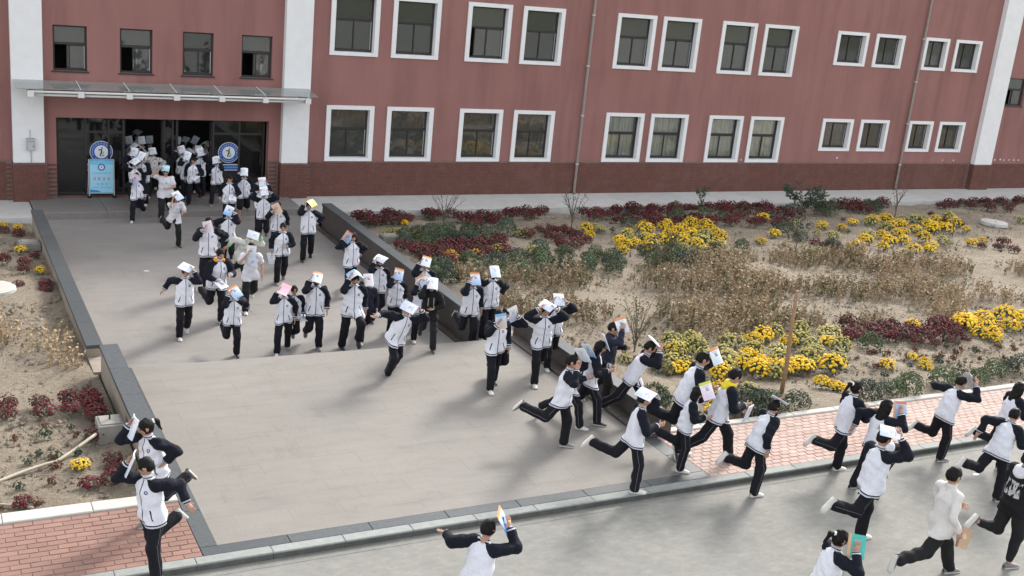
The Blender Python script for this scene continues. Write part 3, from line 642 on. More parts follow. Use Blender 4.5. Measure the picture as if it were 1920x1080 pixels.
BEDS=[('dark red chrysanthemum along the school wall below the second curtained window pair', 'dark red chrysanthemum along the school wall below the second curtained window pair'),
('green leafy bush along the school wall below the second curtained window pair', 'green leafy bush along the school wall below the second curtained window pair'),
('dark red chrysanthemum along the school wall under the nearer drainpipe', 'dark red chrysanthemum along the school wall under the nearer drainpipe'),
('dark red chrysanthemum along the school wall below the first curtained window pair', 'dark red chrysanthemum along the school wall below the first curtained window pair'),
('small dried plant along the school wall below the second curtained window pair', 'small dried plant along the school wall below the second curtained window pair'),
('green leafy bush along the school wall below the first curtained window pair', 'green leafy bush along the school wall below the first curtained window pair'),
('small dried plant along the school wall under the nearer drainpipe', 'small dried plant along the school wall under the nearer drainpipe'),
('dark red chrysanthemum along the school wall below the first small window pair', 'dark red chrysanthemum along the school wall below the first small window pair'),
('green leafy bush along the school wall below the first small window pair', 'green leafy bush along the school wall below the first small window pair'),
('dark red chrysanthemum along the school wall under the white end pillar', 'dark red chrysanthemum along the school wall under the white end pillar'),
('small dried plant along the school wall under the white end pillar', 'small dried plant along the school wall under the white end pillar'),
('dark red chrysanthemum along the school wall below the second small window pair', 'dark red chrysanthemum along the school wall below the second small window pair'),
('small dried plant along the school wall below the second small window pair', 'small dried plant along the school wall below the second small window pair'),
('dark red chrysanthemum near the wall end below the first plain window pair', 'dark red chrysanthemum near the wall end below the first plain window pair'),
('dark red chrysanthemum near the wall end below the second plain window pair', 'dark red chrysanthemum near the wall end below the second plain window pair'),
('dark red chrysanthemum in the dense carpet below the first plain window pair', 'dark red chrysanthemum in the dense carpet below the first plain window pair'),
('dark red chrysanthemum in the dense carpet below the second plain window pair', 'dark red chrysanthemum in the dense carpet below the second plain window pair'),
('dark red chrysanthemum scattered mid bed below the second plain window pair', 'dark red chrysanthemum scattered mid bed below the second plain window pair'),
('dark red chrysanthemum scattered mid bed under the nearer drainpipe', 'dark red chrysanthemum scattered mid bed under the nearer drainpipe'),
('dark red chrysanthemum scattered mid bed below the first small window pair', 'dark red chrysanthemum scattered mid bed below the first small window pair'),
('dark red chrysanthemum scattered mid bed below the second small window pair', 'dark red chrysanthemum scattered mid bed below the second small window pair'),
('dark red chrysanthemum scattered mid bed under the white end pillar', 'dark red chrysanthemum scattered mid bed under the white end pillar'),
('dark red chrysanthemum in the front row below the first small window pair', 'dark red chrysanthemum in the front row below the first small window pair'),
('dark red chrysanthemum in the front row below the second small window pair', 'dark red chrysanthemum in the front row below the second small window pair'),
('bright yellow chrysanthemum in the back bed clusters under the nearer drainpipe', 'bright yellow chrysanthemum in the back bed clusters under the nearer drainpipe'),
('pale yellow chrysanthemum in the back bed clusters under the nearer drainpipe', 'pale yellow chrysanthemum in the back bed clusters under the nearer drainpipe'),
('pale yellow chrysanthemum in the back bed clusters below the first curtained window pair', 'pale yellow chrysanthemum in the back bed clusters below the first curtained window pair'),
('bright yellow chrysanthemum in the back bed clusters below the first curtained window pair', 'bright yellow chrysanthemum in the back bed clusters below the first curtained window pair'),
('bright yellow chrysanthemum in the back bed clusters below the second curtained window pair', 'bright yellow chrysanthemum in the back bed clusters below the second curtained window pair'),
('pale yellow chrysanthemum in the back bed clusters below the second curtained window pair', 'pale yellow chrysanthemum in the back bed clusters below the second curtained window pair'),
('pale yellow chrysanthemum in the far right clusters below the second small window pair', 'pale yellow chrysanthemum in the far right clusters below the second small window pair'),
('bright yellow chrysanthemum in the far right clusters below the first small window pair', 'bright yellow chrysanthemum in the far right clusters below the first small window pair'),
('bright yellow chrysanthemum in the far right clusters below the second small window pair', 'bright yellow chrysanthemum in the far right clusters below the second small window pair'),
('pale yellow chrysanthemum in the far right clusters below the first small window pair', 'pale yellow chrysanthemum in the far right clusters below the first small window pair'),
('pale yellow chrysanthemum alone between back clusters below the second curtained window pair', 'pale yellow chrysanthemum alone between back clusters below the second curtained window pair'),
('bright yellow chrysanthemum alone between back clusters below the first small window pair', 'bright yellow chrysanthemum alone between back clusters below the first small window pair'),
('pale yellow chrysanthemum alone between back clusters below the first small window pair', 'pale yellow chrysanthemum alone between back clusters below the first small window pair'),
('bright yellow chrysanthemum alone between back clusters below the second curtained window pair', 'bright yellow chrysanthemum alone between back clusters below the second curtained window pair'),
('bright yellow chrysanthemum alone between back clusters under the white end pillar', 'bright yellow chrysanthemum alone between back clusters under the white end pillar'),
('pale yellow chrysanthemum alone between back clusters below the second small window pair', 'pale yellow chrysanthemum alone between back clusters below the second small window pair'),
('bright yellow chrysanthemum alone between back clusters below the second small window pair', 'bright yellow chrysanthemum alone between back clusters below the second small window pair'),
('pale yellow chrysanthemum alone between back clusters under the white end pillar', 'pale yellow chrysanthemum alone between back clusters under the white end pillar'),
('bright yellow chrysanthemum in the front bed below the first small window pair', 'bright yellow chrysanthemum in the front bed below the first small window pair'),
('pale yellow chrysanthemum in the front bed below the second curtained window pair', 'pale yellow chrysanthemum in the front bed below the second curtained window pair'),
('bright yellow chrysanthemum in the front bed below the second curtained window pair', 'bright yellow chrysanthemum in the front bed below the second curtained window pair'),
('pale yellow chrysanthemum in the front bed below the first curtained window pair', 'pale yellow chrysanthemum in the front bed below the first curtained window pair'),
('pale yellow chrysanthemum in the front bed below the first small window pair', 'pale yellow chrysanthemum in the front bed below the first small window pair'),
('bright yellow chrysanthemum in the front bed below the first curtained window pair', 'bright yellow chrysanthemum in the front bed below the first curtained window pair'),
('bright yellow chrysanthemum at the right picture edge under the white end pillar', 'bright yellow chrysanthemum at the right picture edge under the white end pillar'),
('bright yellow chrysanthemum at the right picture edge below the second small window pair', 'bright yellow chrysanthemum at the right picture edge below the second small window pair'),
('bright yellow chrysanthemum on bare soil by the path below the second small window pair', 'bright yellow chrysanthemum on bare soil by the path below the second small window pair'),
('bright yellow chrysanthemum on bare soil by the path below the first small window pair', 'bright yellow chrysanthemum on bare soil by the path below the first small window pair'),
('pale yellow chrysanthemum on bare soil by the path below the first small window pair', 'pale yellow chrysanthemum on bare soil by the path below the first small window pair'),
('bright yellow chrysanthemum on bare soil by the path below the second curtained window pair', 'bright yellow chrysanthemum on bare soil by the path below the second curtained window pair'),
('pale yellow chrysanthemum on bare soil by the path below the second curtained window pair', 'pale yellow chrysanthemum on bare soil by the path below the second curtained window pair'),
('pale yellow chrysanthemum on bare soil by the path below the first curtained window pair', 'pale yellow chrysanthemum on bare soil by the path below the first curtained window pair'),
('pale yellow chrysanthemum beside the low wall below the first plain window pair', 'pale yellow chrysanthemum beside the low wall below the first plain window pair'),
('bright yellow chrysanthemum beside the low wall below the first plain window pair', 'bright yellow chrysanthemum beside the low wall below the first plain window pair'),
('pale yellow chrysanthemum beside the low wall below the second plain window pair', 'pale yellow chrysanthemum beside the low wall below the second plain window pair'),
('bright yellow chrysanthemum beside the low wall below the second plain window pair', 'bright yellow chrysanthemum beside the low wall below the second plain window pair'),
('pale yellow chrysanthemum beside the low wall under the nearer drainpipe', 'pale yellow chrysanthemum beside the low wall under the nearer drainpipe'),
('bright yellow chrysanthemum beside the low wall below the first curtained window pair', 'bright yellow chrysanthemum beside the low wall below the first curtained window pair'),
('dark red chrysanthemum in the left bed, near the brick path', 'dark red chrysanthemum in the left bed, near the brick path'),
('dark red chrysanthemum in the left bed, far up the bed', 'dark red chrysanthemum in the left bed, far up the bed'),
('small dried plant in the left bed, near the brick path', 'small dried plant in the left bed, near the brick path'),
('bright yellow chrysanthemum in the left bed, near the brick path', 'bright yellow chrysanthemum in the left bed, near the brick path'),
('bright yellow chrysanthemum in the left bed, far up the bed', 'bright yellow chrysanthemum in the left bed, far up the bed'),
('green leafy bush in dark rows below the first plain window pair', 'green leafy bush in dark rows below the first plain window pair'),
('green leafy bush in dark rows below the second plain window pair', 'green leafy bush in dark rows below the second plain window pair'),
('green leafy bush in dark rows under the nearer drainpipe', 'green leafy bush in dark rows under the nearer drainpipe'),
('green leafy bush in dark rows below the first curtained window pair', 'green leafy bush in dark rows below the first curtained window pair'),
('green leafy bush in dark rows below the second curtained window pair', 'green leafy bush in dark rows below the second curtained window pair'),
('green leafy bush in dark rows below the first small window pair', 'green leafy bush in dark rows below the first small window pair'),
('green leafy bush along the path kerb below the second curtained window pair', 'green leafy bush along the path kerb below the second curtained window pair'),
('green leafy bush along the path kerb below the first small window pair', 'green leafy bush along the path kerb below the first small window pair'),
('green leafy bush along the path kerb below the second small window pair', 'green leafy bush along the path kerb below the second small window pair'),
('green leafy bush along the path kerb under the white end pillar', 'green leafy bush along the path kerb under the white end pillar'),
('green leafy bush along the path kerb below the first curtained window pair', 'green leafy bush along the path kerb below the first curtained window pair'),
('small dried plant on bare soil below the second small window pair', 'small dried plant on bare soil below the second small window pair'),
('small dried plant on bare soil below the first small window pair', 'small dried plant on bare soil below the first small window pair'),
('small dried plant on bare soil under the white end pillar', 'small dried plant on bare soil under the white end pillar'),
('small dried plant on bare soil below the second curtained window pair', 'small dried plant on bare soil below the second curtained window pair'),
('small dried plant on bare soil under the nearer drainpipe', 'small dried plant on bare soil under the nearer drainpipe'),
('small dried plant on bare soil below the second plain window pair', 'small dried plant on bare soil below the second plain window pair'),
('small dried plant on bare soil below the first curtained window pair', 'small dried plant on bare soil below the first curtained window pair'),
('small dried plant on bare soil under the left entrance pillar', 'small dried plant on bare soil under the left entrance pillar')]
PLANTS=[('r',23.31,-2.54,0.99,0),('b',24.99,-2.40,0.99,1),('r',17.54,-3.69,1.30,2),('r',26.43,-2.92,0.89,0),('r',21.82,-4.60,1.19,0),('b',22.54,-3.24,0.91,1),
('r',19.98,-2.40,1.21,3),('r',24.70,-4.96,1.10,0),('r',23.26,-5.10,1.09,0),('r',19.30,-4.73,1.27,3),('r',19.25,-2.40,0.86,3),('r',23.97,-2.40,1.16,0),
('r',20.77,-4.93,1.09,3),('r',20.19,-3.12,0.96,3),('r',20.54,-4.34,0.87,3),('r',25.21,-3.62,1.15,0),('r',24.11,-5.39,1.17,0),('r',20.82,-3.22,1.29,3),
('r',19.17,-2.48,0.93,3),('d',26.29,-2.40,1.23,4),('r',22.36,-2.40,1.03,3),('r',18.31,-2.51,0.82,2),('r',18.15,-4.21,1.02,3),('r',23.19,-2.40,0.87,3),
('b',22.56,-4.32,1.21,1),('r',21.69,-3.87,0.90,3),('r',20.12,-3.74,0.80,3),('r',20.77,-2.35,0.93,3),('r',24.79,-2.73,1.16,0),('r',23.57,-3.21,1.10,0),
('r',21.76,-2.40,1.13,3),('r',24.43,-2.40,0.99,0),('r',25.71,-2.76,1.20,0),('b',26.37,-3.64,1.28,1),('r',23.98,-2.63,0.91,0),('r',23.73,-3.87,0.92,0),
('r',21.55,-2.92,0.82,3),('r',23.17,-4.16,1.15,0),('r',18.31,-3.27,1.04,3),('b',20.91,-3.83,1.05,5),('r',19.86,-4.98,0.89,3),('r',22.28,-5.07,1.26,0),
('r',19.54,-4.08,1.10,3),('r',24.45,-3.98,0.99,0),('r',20.85,-2.40,1.06,3),('r',22.59,-2.40,0.86,3),('r',19.00,-3.51,0.84,3),('r',25.29,-4.69,1.07,0),
('d',24.57,-3.31,1.21,4),('r',25.61,-2.40,0.93,0),('d',26.38,-2.40,1.01,4),('b',18.24,-4.82,1.02,5),('r',19.85,-2.49,1.16,3),('r',19.60,-3.26,1.27,3),
('r',23.96,-4.72,0.85,0),('r',21.40,-5.08,0.85,0),('r',18.83,-4.24,0.85,3),('r',25.75,-4.30,1.24,0),('d',18.56,-2.40,1.25,6),('b',21.82,-2.40,0.99,5),
('r',17.57,-2.96,1.08,2),('d',25.23,-2.40,1.30,4),('r',21.15,-4.43,1.27,3),('r',30.69,-2.40,1.18,7),('b',31.35,-2.91,1.16,8),('r',29.18,-2.66,1.26,7),
('r',30.08,-2.40,1.19,7),('r',32.21,-2.40,1.20,7),('b',28.63,-3.24,1.21,8),('r',30.40,-2.87,1.14,7),('b',31.39,-2.40,1.03,8),('r',31.84,-2.48,1.10,7),
('r',29.65,-3.29,1.08,7),('b',28.07,-3.35,1.30,8),('r',29.01,-2.40,1.04,7),('b',30.74,-3.35,0.89,8),('r',29.79,-2.47,0.87,7),('b',29.53,-2.40,0.90,8),
('r',28.57,-2.65,0.82,7),('r',30.20,-3.44,1.23,7),('r',36.57,-3.13,0.96,9),('d',39.88,-2.76,1.18,10),('r',37.16,-3.62,1.04,9),('r',38.39,-2.40,0.88,9),
('r',37.61,-2.40,1.06,11),('r',40.40,-2.40,0.90,9),('r',36.09,-2.40,0.92,11),('r',37.95,-2.71,1.13,9),('r',38.77,-3.35,0.85,9),('r',38.99,-2.58,1.05,9),
('r',39.39,-2.40,1.02,9),('d',36.66,-2.40,1.01,12),('r',37.89,-3.92,0.85,9),('r',35.68,-3.00,0.98,11),('r',40.55,-2.38,1.15,9),('r',36.90,-2.40,0.92,11),
('d',41.15,-2.40,1.10,10),('r',34.90,-3.11,1.13,11),('r',9.31,-2.90,1.17,13),('r',9.46,-3.15,1.16,13),('r',9.48,-3.62,0.82,13),('r',9.82,-3.35,1.12,13),
('r',10.51,-2.40,0.90,13),('r',10.49,-2.45,0.92,13),('r',10.75,-2.81,0.88,13),('r',10.95,-2.99,0.86,13),('r',10.63,-3.43,1.02,13),('r',11.89,-2.40,1.02,13),
('r',12.14,-2.61,0.99,13),('r',11.82,-2.75,1.09,13),('r',12.75,-2.40,0.94,14),('r',10.13,-3.69,1.16,13),('r',12.66,-3.41,1.13,14),('r',12.99,-3.28,1.02,14),
('r',13.12,-3.54,0.88,14),('r',13.61,-3.01,1.12,14),('r',13.66,-3.43,0.89,14),('r',14.04,-3.22,1.05,14),('r',14.87,-2.40,0.82,14),('r',14.60,-3.02,1.02,14),
('r',15.11,-2.55,0.91,14),('r',15.55,-2.40,0.92,14),('r',15.23,-3.17,0.87,14),('r',15.62,-2.95,0.96,14),('r',16.15,-2.47,1.08,14),('r',13.57,-4.07,0.91,14),
('r',12.63,-4.44,1.02,14),('r',9.42,-7.73,1.02,15),('r',11.03,-7.20,0.96,16),('r',10.64,-7.59,1.10,16),('r',10.04,-8.17,1.03,16),('r',9.25,-6.59,0.96,15),
('r',12.20,-6.88,1.07,16),('r',9.58,-6.86,0.89,15),('r',9.93,-7.18,0.94,15),('r',12.14,-7.33,0.89,16),('r',9.55,-8.36,1.08,15),('r',11.48,-6.98,1.07,16),
('r',10.98,-8.00,0.98,16),('r',11.51,-7.78,0.93,16),('r',10.49,-7.01,1.09,15),('r',9.44,-7.29,1.08,15),('r',10.55,-8.11,0.90,16),('r',11.07,-6.75,1.04,16),
('r',9.86,-7.72,1.10,15),('r',11.83,-6.62,0.99,16),('r',9.82,-8.70,1.01,16),('r',12.51,-6.46,1.03,16),('r',10.23,-7.49,1.02,15),('r',12.00,-7.73,1.03,16),
('r',14.73,-4.84,0.64,17),('r',14.63,-5.45,0.71,17),('r',15.03,-5.19,0.83,17),('r',15.14,-5.51,0.95,18),('r',15.35,-5.69,0.88,18),('r',15.41,-6.00,0.99,18),
('r',14.63,-6.35,0.70,18),('r',14.38,-6.17,0.68,17),('r',14.40,-6.75,0.69,18),('r',14.15,-7.42,0.98,18),('r',13.91,-8.06,0.96,18),('r',14.80,-7.09,0.99,18),
('r',15.44,-6.67,0.78,18),('r',13.86,-5.73,0.99,17),('r',23.36,-8.27,0.92,19),('r',23.38,-8.58,0.61,19),('r',24.00,-8.21,0.68,19),('r',23.73,-8.71,0.85,19),
('r',32.14,-5.73,0.90,20),('r',32.44,-6.24,0.71,20),('r',29.82,-9.49,0.73,21),('r',30.35,-9.73,0.73,21),('r',30.55,-10.23,0.83,21),('r',31.26,-9.20,0.94,21),
('r',26.90,-3.45,0.80,19),('r',32.95,-4.31,0.61,20),('r',17.02,-16.69,0.85,22),('r',17.60,-16.61,0.84,22),('r',17.40,-17.17,0.97,22),('r',17.16,-16.29,1.03,22),
('r',16.96,-17.14,0.87,22),('r',18.07,-16.49,0.89,22),('r',16.50,-17.02,1.06,22),('r',19.42,-16.99,1.06,23),('r',19.48,-17.58,0.86,23),('r',18.00,-16.81,0.93,22),
('r',18.97,-16.85,0.81,23),('r',18.39,-16.48,0.85,22),('r',18.48,-17.00,0.96,23),('r',18.94,-17.57,0.92,23),('r',18.12,-17.26,0.96,23),('r',19.90,-16.76,1.00,23),
('r',19.86,-17.18,0.95,23),('r',20.35,-16.91,0.81,23),('r',17.59,-17.37,0.84,23),('r',18.46,-17.54,0.97,23),('r',18.06,-17.69,0.70,23),('r',18.34,-17.96,0.62,23),
('r',18.99,-17.91,0.67,23),('r',19.55,-17.83,0.50,23),('y',16.20,-5.33,0.94,24),('p',16.60,-5.14,0.95,25),('p',16.73,-5.39,0.73,26),('y',15.90,-6.06,0.74,24),
('y',19.56,-5.09,0.90,27),('p',18.48,-5.37,0.95,26),('y',19.39,-6.65,1.16,27),('p',17.04,-7.89,1.04,26),('p',17.90,-8.32,0.82,26),('y',18.77,-6.29,0.94,27),
('y',19.78,-5.61,0.94,27),('y',18.15,-6.93,1.14,27),('y',20.51,-5.18,1.18,27),('y',20.78,-5.83,1.08,28),('y',16.75,-7.42,0.93,27),('y',18.76,-7.86,1.03,27),
('y',19.69,-7.76,1.13,28),('y',20.02,-6.12,1.01,27),('y',18.17,-5.80,1.24,27),('y',16.08,-7.74,1.09,27),('p',19.62,-7.18,1.18,29),('y',17.82,-7.65,1.09,27),
('y',18.73,-8.44,0.87,28),('y',16.57,-8.38,1.12,27),('p',16.93,-6.92,0.97,26),('y',19.10,-5.52,0.96,27),('p',19.99,-6.68,0.84,29),('y',15.73,-8.28,0.91,27),
('y',21.12,-5.21,1.03,28),('y',16.42,-7.01,0.93,27),('p',17.18,-8.53,1.03,26),('y',19.26,-6.05,1.03,27),('y',17.83,-6.38,0.80,27),('y',17.39,-7.35,1.11,27),
('y',18.78,-7.03,1.09,27),('p',18.20,-8.90,1.17,29),('y',17.42,-5.96,0.86,27),('y',20.63,-6.34,0.86,28),('y',18.38,-7.49,1.23,27),('p',17.05,-6.39,1.02,26),
('p',19.29,-8.29,1.09,29),('p',17.50,-6.81,1.09,26),('y',20.14,-7.25,1.24,28),('p',19.20,-7.51,1.25,29),('p',31.33,-5.40,1.05,30),('y',28.82,-5.29,1.09,31),
('y',28.82,-6.18,1.02,31),('y',32.01,-5.42,0.92,32),('p',30.08,-5.54,1.08,30),('y',29.37,-6.87,1.04,32),('y',30.47,-6.51,1.18,32),('p',28.24,-6.51,1.12,33),
('y',29.45,-6.03,1.12,32),('y',32.10,-6.26,1.13,32),('y',31.14,-6.38,1.01,32),('y',29.94,-7.14,1.08,32),('y',33.22,-5.02,0.96,32),('p',32.67,-5.40,1.19,30),
('p',30.71,-5.58,1.17,30),('y',28.41,-7.21,1.03,32),('y',29.51,-5.25,1.18,31),('p',28.31,-5.67,1.12,33),('p',29.01,-7.40,0.98,30),('y',30.60,-7.21,1.13,32),
('y',25.52,-9.11,0.93,31),('y',28.29,-8.26,1.11,32),('y',25.56,-8.23,1.14,31),('y',27.69,-9.18,0.99,32),('y',26.44,-9.59,1.04,32),('y',27.10,-8.49,1.00,32),
('y',24.68,-8.83,0.97,31),('p',26.13,-7.78,1.16,33),('y',27.62,-7.68,1.10,32),('y',26.26,-8.62,1.18,31),('y',26.92,-7.67,1.14,31),('y',27.13,-9.63,0.94,32),
('y',24.13,-9.28,1.18,31),('p',24.95,-5.41,0.91,34),('y',25.69,-5.94,0.99,35),('y',26.41,-6.20,0.78,35),('p',24.81,-6.69,0.62,36),('y',22.76,-6.85,0.90,37),
('p',24.99,-7.30,1.00,36),('y',21.50,-7.71,0.78,37),('p',22.05,-9.70,0.89,36),('y',27.67,-5.44,0.87,35),('y',30.67,-8.79,0.78,38),('y',29.71,-9.15,0.90,38),
('p',28.87,-8.55,0.91,39),('p',28.96,-8.81,0.68,39),('y',31.76,-7.09,0.80,40),('p',36.19,-5.96,0.80,41),('y',24.32,-4.35,1.00,37),('p',22.58,-4.26,0.75,34),
('p',27.39,-9.46,0.83,39),('p',25.81,-9.84,0.81,39),('y',14.32,-18.76,1.17,42),('p',12.46,-18.01,1.11,43),('p',13.84,-17.56,0.99,43),('p',13.10,-16.85,1.12,43),
('y',14.57,-17.09,0.91,44),('y',12.95,-18.14,0.95,44),('y',15.63,-17.25,0.90,42),('p',11.47,-17.01,1.16,45),('p',12.42,-17.39,0.96,43),('p',12.29,-16.44,0.99,45),
('p',11.77,-17.69,1.11,43),('p',15.55,-17.74,1.10,46),('p',14.66,-17.86,0.99,46),('p',11.16,-17.81,0.94,45),('p',16.00,-16.85,1.17,46),('p',15.09,-16.87,1.08,43),
('p',14.90,-18.39,0.88,46),('p',11.79,-16.39,1.16,45),('p',14.20,-18.12,1.00,46),('y',14.24,-16.59,1.09,44),('y',12.93,-17.64,0.87,44),('p',12.06,-16.94,1.17,45),
('y',13.69,-16.88,1.10,44),('p',15.46,-16.45,1.04,43),('y',13.67,-18.56,1.06,42),('p',13.48,-18.04,1.06,43),('p',11.82,-18.22,1.02,43),('y',10.65,-17.99,0.87,47),
('p',14.77,-16.38,0.91,43),('p',13.37,-17.33,0.90,43),('p',14.97,-17.45,0.86,46),('p',12.06,-17.95,1.17,43),('y',12.33,-18.09,0.98,44),('y',12.79,-18.07,1.13,44),
('y',12.44,-18.61,1.07,44),('y',11.44,-18.68,1.15,44),('y',12.88,-18.69,1.10,44),('y',13.18,-18.59,1.06,44),('p',12.64,-18.86,0.99,43),('p',10.99,-17.54,0.94,45),
('y',10.94,-18.02,0.99,47),('y',11.45,-17.01,0.96,47),('y',21.52,-16.66,1.14,48),('y',22.87,-16.75,1.01,48),('y',20.27,-17.11,1.30,49),('y',21.16,-17.09,1.05,48),
('y',22.07,-17.44,1.08,48),('y',22.10,-16.81,1.28,48),('y',20.68,-17.44,1.01,48),('y',21.52,-17.46,1.04,48),('y',20.71,-16.79,1.28,49),('y',20.55,-17.79,0.94,48),
('y',20.17,-17.71,0.96,48),('y',18.74,-16.84,0.97,49),('y',20.23,-18.07,0.81,48),('y',16.92,-18.62,0.55,50),('y',17.01,-18.91,0.55,50),('y',16.63,-19.26,0.70,50),
('y',13.37,-19.52,0.75,51),('y',13.58,-19.64,0.68,51),('y',13.62,-19.78,0.69,51),('p',14.15,-18.49,0.84,52),('p',14.80,-18.36,0.84,52),('y',13.71,-18.44,0.84,53),
('y',15.79,-18.97,0.71,51),('y',10.97,-19.17,0.70,53),('p',10.59,-19.59,0.65,54),('y',10.28,-19.97,0.68,53),('y',10.89,-19.36,0.60,53),('p',11.47,-19.52,0.87,54),
('y',11.57,-19.73,0.64,53),('p',10.05,-17.17,0.66,55),('y',10.04,-20.19,0.62,53),('p',10.33,-20.04,0.64,54),('p',9.46,-4.96,0.66,56),('p',9.62,-5.12,0.81,56),
('p',9.77,-5.29,0.83,56),('y',10.50,-3.74,0.65,57),('y',10.17,-5.34,0.64,57),('p',13.67,-5.48,0.83,58),('p',13.90,-5.59,0.73,58),('y',10.16,-8.07,0.83,59),
('y',10.94,-8.00,0.76,59),('p',12.80,-7.89,0.85,58),('p',11.79,-7.68,0.85,58),('p',12.26,-5.89,0.70,58),('p',9.71,-9.65,0.79,58),('p',9.61,-8.77,0.60,56),
('p',14.78,-8.32,0.74,60),('y',14.96,-8.68,0.65,61),('r',-1.79,-16.67,0.63,62),('r',-1.82,-17.04,0.64,62),('r',-1.30,-16.70,0.58,62),('r',-1.27,-17.15,0.72,62),
('r',-0.85,-16.70,0.77,62),('r',-0.87,-17.11,0.66,62),('r',-0.50,-16.51,0.57,62),('r',-0.50,-17.38,0.73,62),('r',-0.50,-17.37,0.62,62),('r',-0.50,-17.04,0.76,62),
('r',-0.51,-16.79,0.78,62),('r',-0.50,-17.62,0.71,62),('r',-0.95,-20.05,0.62,62),('r',-0.53,-19.30,0.57,62),('r',-0.56,-19.65,0.56,62),('r',-0.64,-20.02,0.70,62),
('r',-1.86,-20.40,0.61,62),('r',-0.61,-18.34,0.75,62),('r',-0.65,-4.53,0.73,63),('r',-0.97,-3.96,0.59,63),('r',-0.78,-7.75,0.73,63),('r',-1.21,-7.54,0.78,63),
('r',-0.83,-8.35,0.62,63),('r',-0.50,-7.17,0.55,63),('r',-0.50,-9.48,0.53,63),('r',-0.54,-10.05,0.56,63),('r',-1.05,-9.59,0.50,63),('r',-0.50,-9.75,0.72,63),
('d',-1.30,-17.67,0.79,64),('d',-1.32,-18.00,0.90,64),('d',-0.95,-17.80,0.61,64),('d',-0.91,-18.12,0.79,64),('d',-1.79,-18.04,0.70,64),('d',-1.29,-18.92,0.83,64),
('d',-1.32,-19.26,0.89,64),('d',-0.97,-18.87,0.89,64),('d',-1.67,-20.40,0.68,64),('d',-2.16,-20.40,0.63,64),('y',-1.00,-19.38,0.62,65),('y',-0.92,-2.89,0.52,66),
('y',-0.58,-3.31,0.53,66),('y',-0.77,-6.61,0.59,66),('y',-0.50,-8.56,0.59,66),('b',10.31,-5.80,1.19,67),('b',12.07,-5.26,1.11,68),('b',11.74,-5.89,0.91,68),
('b',10.39,-5.22,1.11,67),('b',11.07,-6.59,0.97,68),('b',10.98,-4.86,1.01,67),('b',10.55,-6.37,1.08,67),('b',9.82,-5.54,1.00,67),('b',11.05,-6.00,0.98,68),
('b',11.44,-5.05,0.99,68),('b',9.54,-6.17,1.06,67),('b',11.08,-5.46,1.19,67),('b',11.63,-6.39,1.13,68),('b',10.09,-6.59,0.99,67),('b',13.25,-9.16,0.90,69),
('b',11.89,-8.80,0.87,68),('b',13.95,-9.28,0.90,69),('b',12.63,-8.88,1.07,68),('b',13.58,-9.74,1.07,69),('b',10.26,-9.29,0.86,68),('b',12.02,-10.02,0.93,68),
('b',13.29,-10.16,1.00,69),('b',14.36,-9.74,1.06,70),('b',11.34,-10.08,0.99,68),('b',12.82,-9.56,1.03,69),('b',15.00,-8.86,1.05,70),('b',11.31,-8.63,0.92,68),
('b',12.78,-10.07,1.03,69),('b',12.86,-8.41,0.98,68),('b',12.19,-8.30,1.01,68),('b',10.49,-8.54,1.00,68),('b',14.21,-8.82,0.92,69),('b',10.88,-9.87,1.00,68),
('b',11.69,-9.50,0.92,68),('b',14.80,-9.44,0.89,70),('b',13.57,-8.47,1.02,69),('b',14.16,-10.24,1.03,70),('b',12.33,-9.35,0.90,68),('b',11.15,-9.34,0.95,68),
('b',10.07,-9.80,0.85,68),('b',10.77,-8.98,0.87,68),('b',14.62,-8.50,0.88,69),('b',9.01,-9.24,1.09,67),('b',9.41,-9.03,0.97,67),('b',9.39,-9.59,0.95,68),
('b',8.81,-10.04,1.02,67),('b',9.02,-10.35,1.02,67),('b',16.45,-8.57,1.26,70),('b',16.39,-9.23,0.90,70),('b',17.03,-9.00,1.27,70),('b',16.96,-9.65,1.26,70),
('b',16.16,-9.84,1.05,70),('b',15.83,-9.78,1.07,70),('b',13.30,-5.29,1.23,68),('b',12.23,-6.03,1.21,68),('b',11.35,-6.20,1.01,68),('b',20.12,-8.41,0.98,71),
('b',18.79,-8.79,1.11,71),('b',13.25,-7.56,1.05,68),('b',23.48,-6.53,1.25,71),('b',23.17,-7.70,1.08,72),('b',23.48,-8.90,1.14,72),('b',11.98,-20.36,0.90,73),
('b',10.90,-20.26,1.24,73),('b',11.16,-20.27,1.21,73),('b',11.35,-20.38,1.11,73),('b',13.80,-20.34,1.12,74),('b',14.20,-20.35,0.91,74),('b',14.60,-20.37,0.91,75),
('b',14.99,-20.34,1.15,75),('b',16.06,-20.30,1.25,75),('b',16.63,-20.25,0.95,75),('b',17.25,-20.21,0.88,76),('b',17.85,-20.08,1.02,76),('b',18.42,-20.01,0.94,76),
('b',18.95,-19.89,0.96,76),('b',9.35,-19.54,0.88,77),('b',9.25,-19.45,1.09,77),('b',16.48,-17.72,1.05,74),('b',10.48,-17.97,0.85,77),('b',10.65,-20.30,0.94,73),
('d',18.59,-18.09,0.72,78),('d',15.77,-18.80,0.87,79),('d',20.19,-18.73,0.70,80),('d',17.71,-18.71,1.00,78),('d',16.52,-18.22,0.97,79),('d',17.11,-18.54,0.71,78),
('d',18.37,-18.57,0.92,78),('d',16.45,-19.01,0.67,78),('d',16.41,-18.23,0.55,79),('d',16.09,-18.61,0.72,79),('d',17.51,-18.76,0.89,78),('d',19.29,-19.16,0.69,80),
('d',17.51,-18.12,0.85,78),('d',16.41,-17.99,0.53,79),('d',17.07,-18.29,0.52,78),('d',17.39,-19.00,0.98,78),('d',17.66,-19.30,0.67,78),('d',16.94,-18.47,0.69,78),
('d',15.63,-18.21,0.58,79),('d',20.32,-18.57,0.76,80),('d',17.57,-19.04,0.67,78),('d',15.93,-18.66,0.54,79),('d',15.57,-18.82,0.98,79),('d',17.17,-18.68,0.96,78),
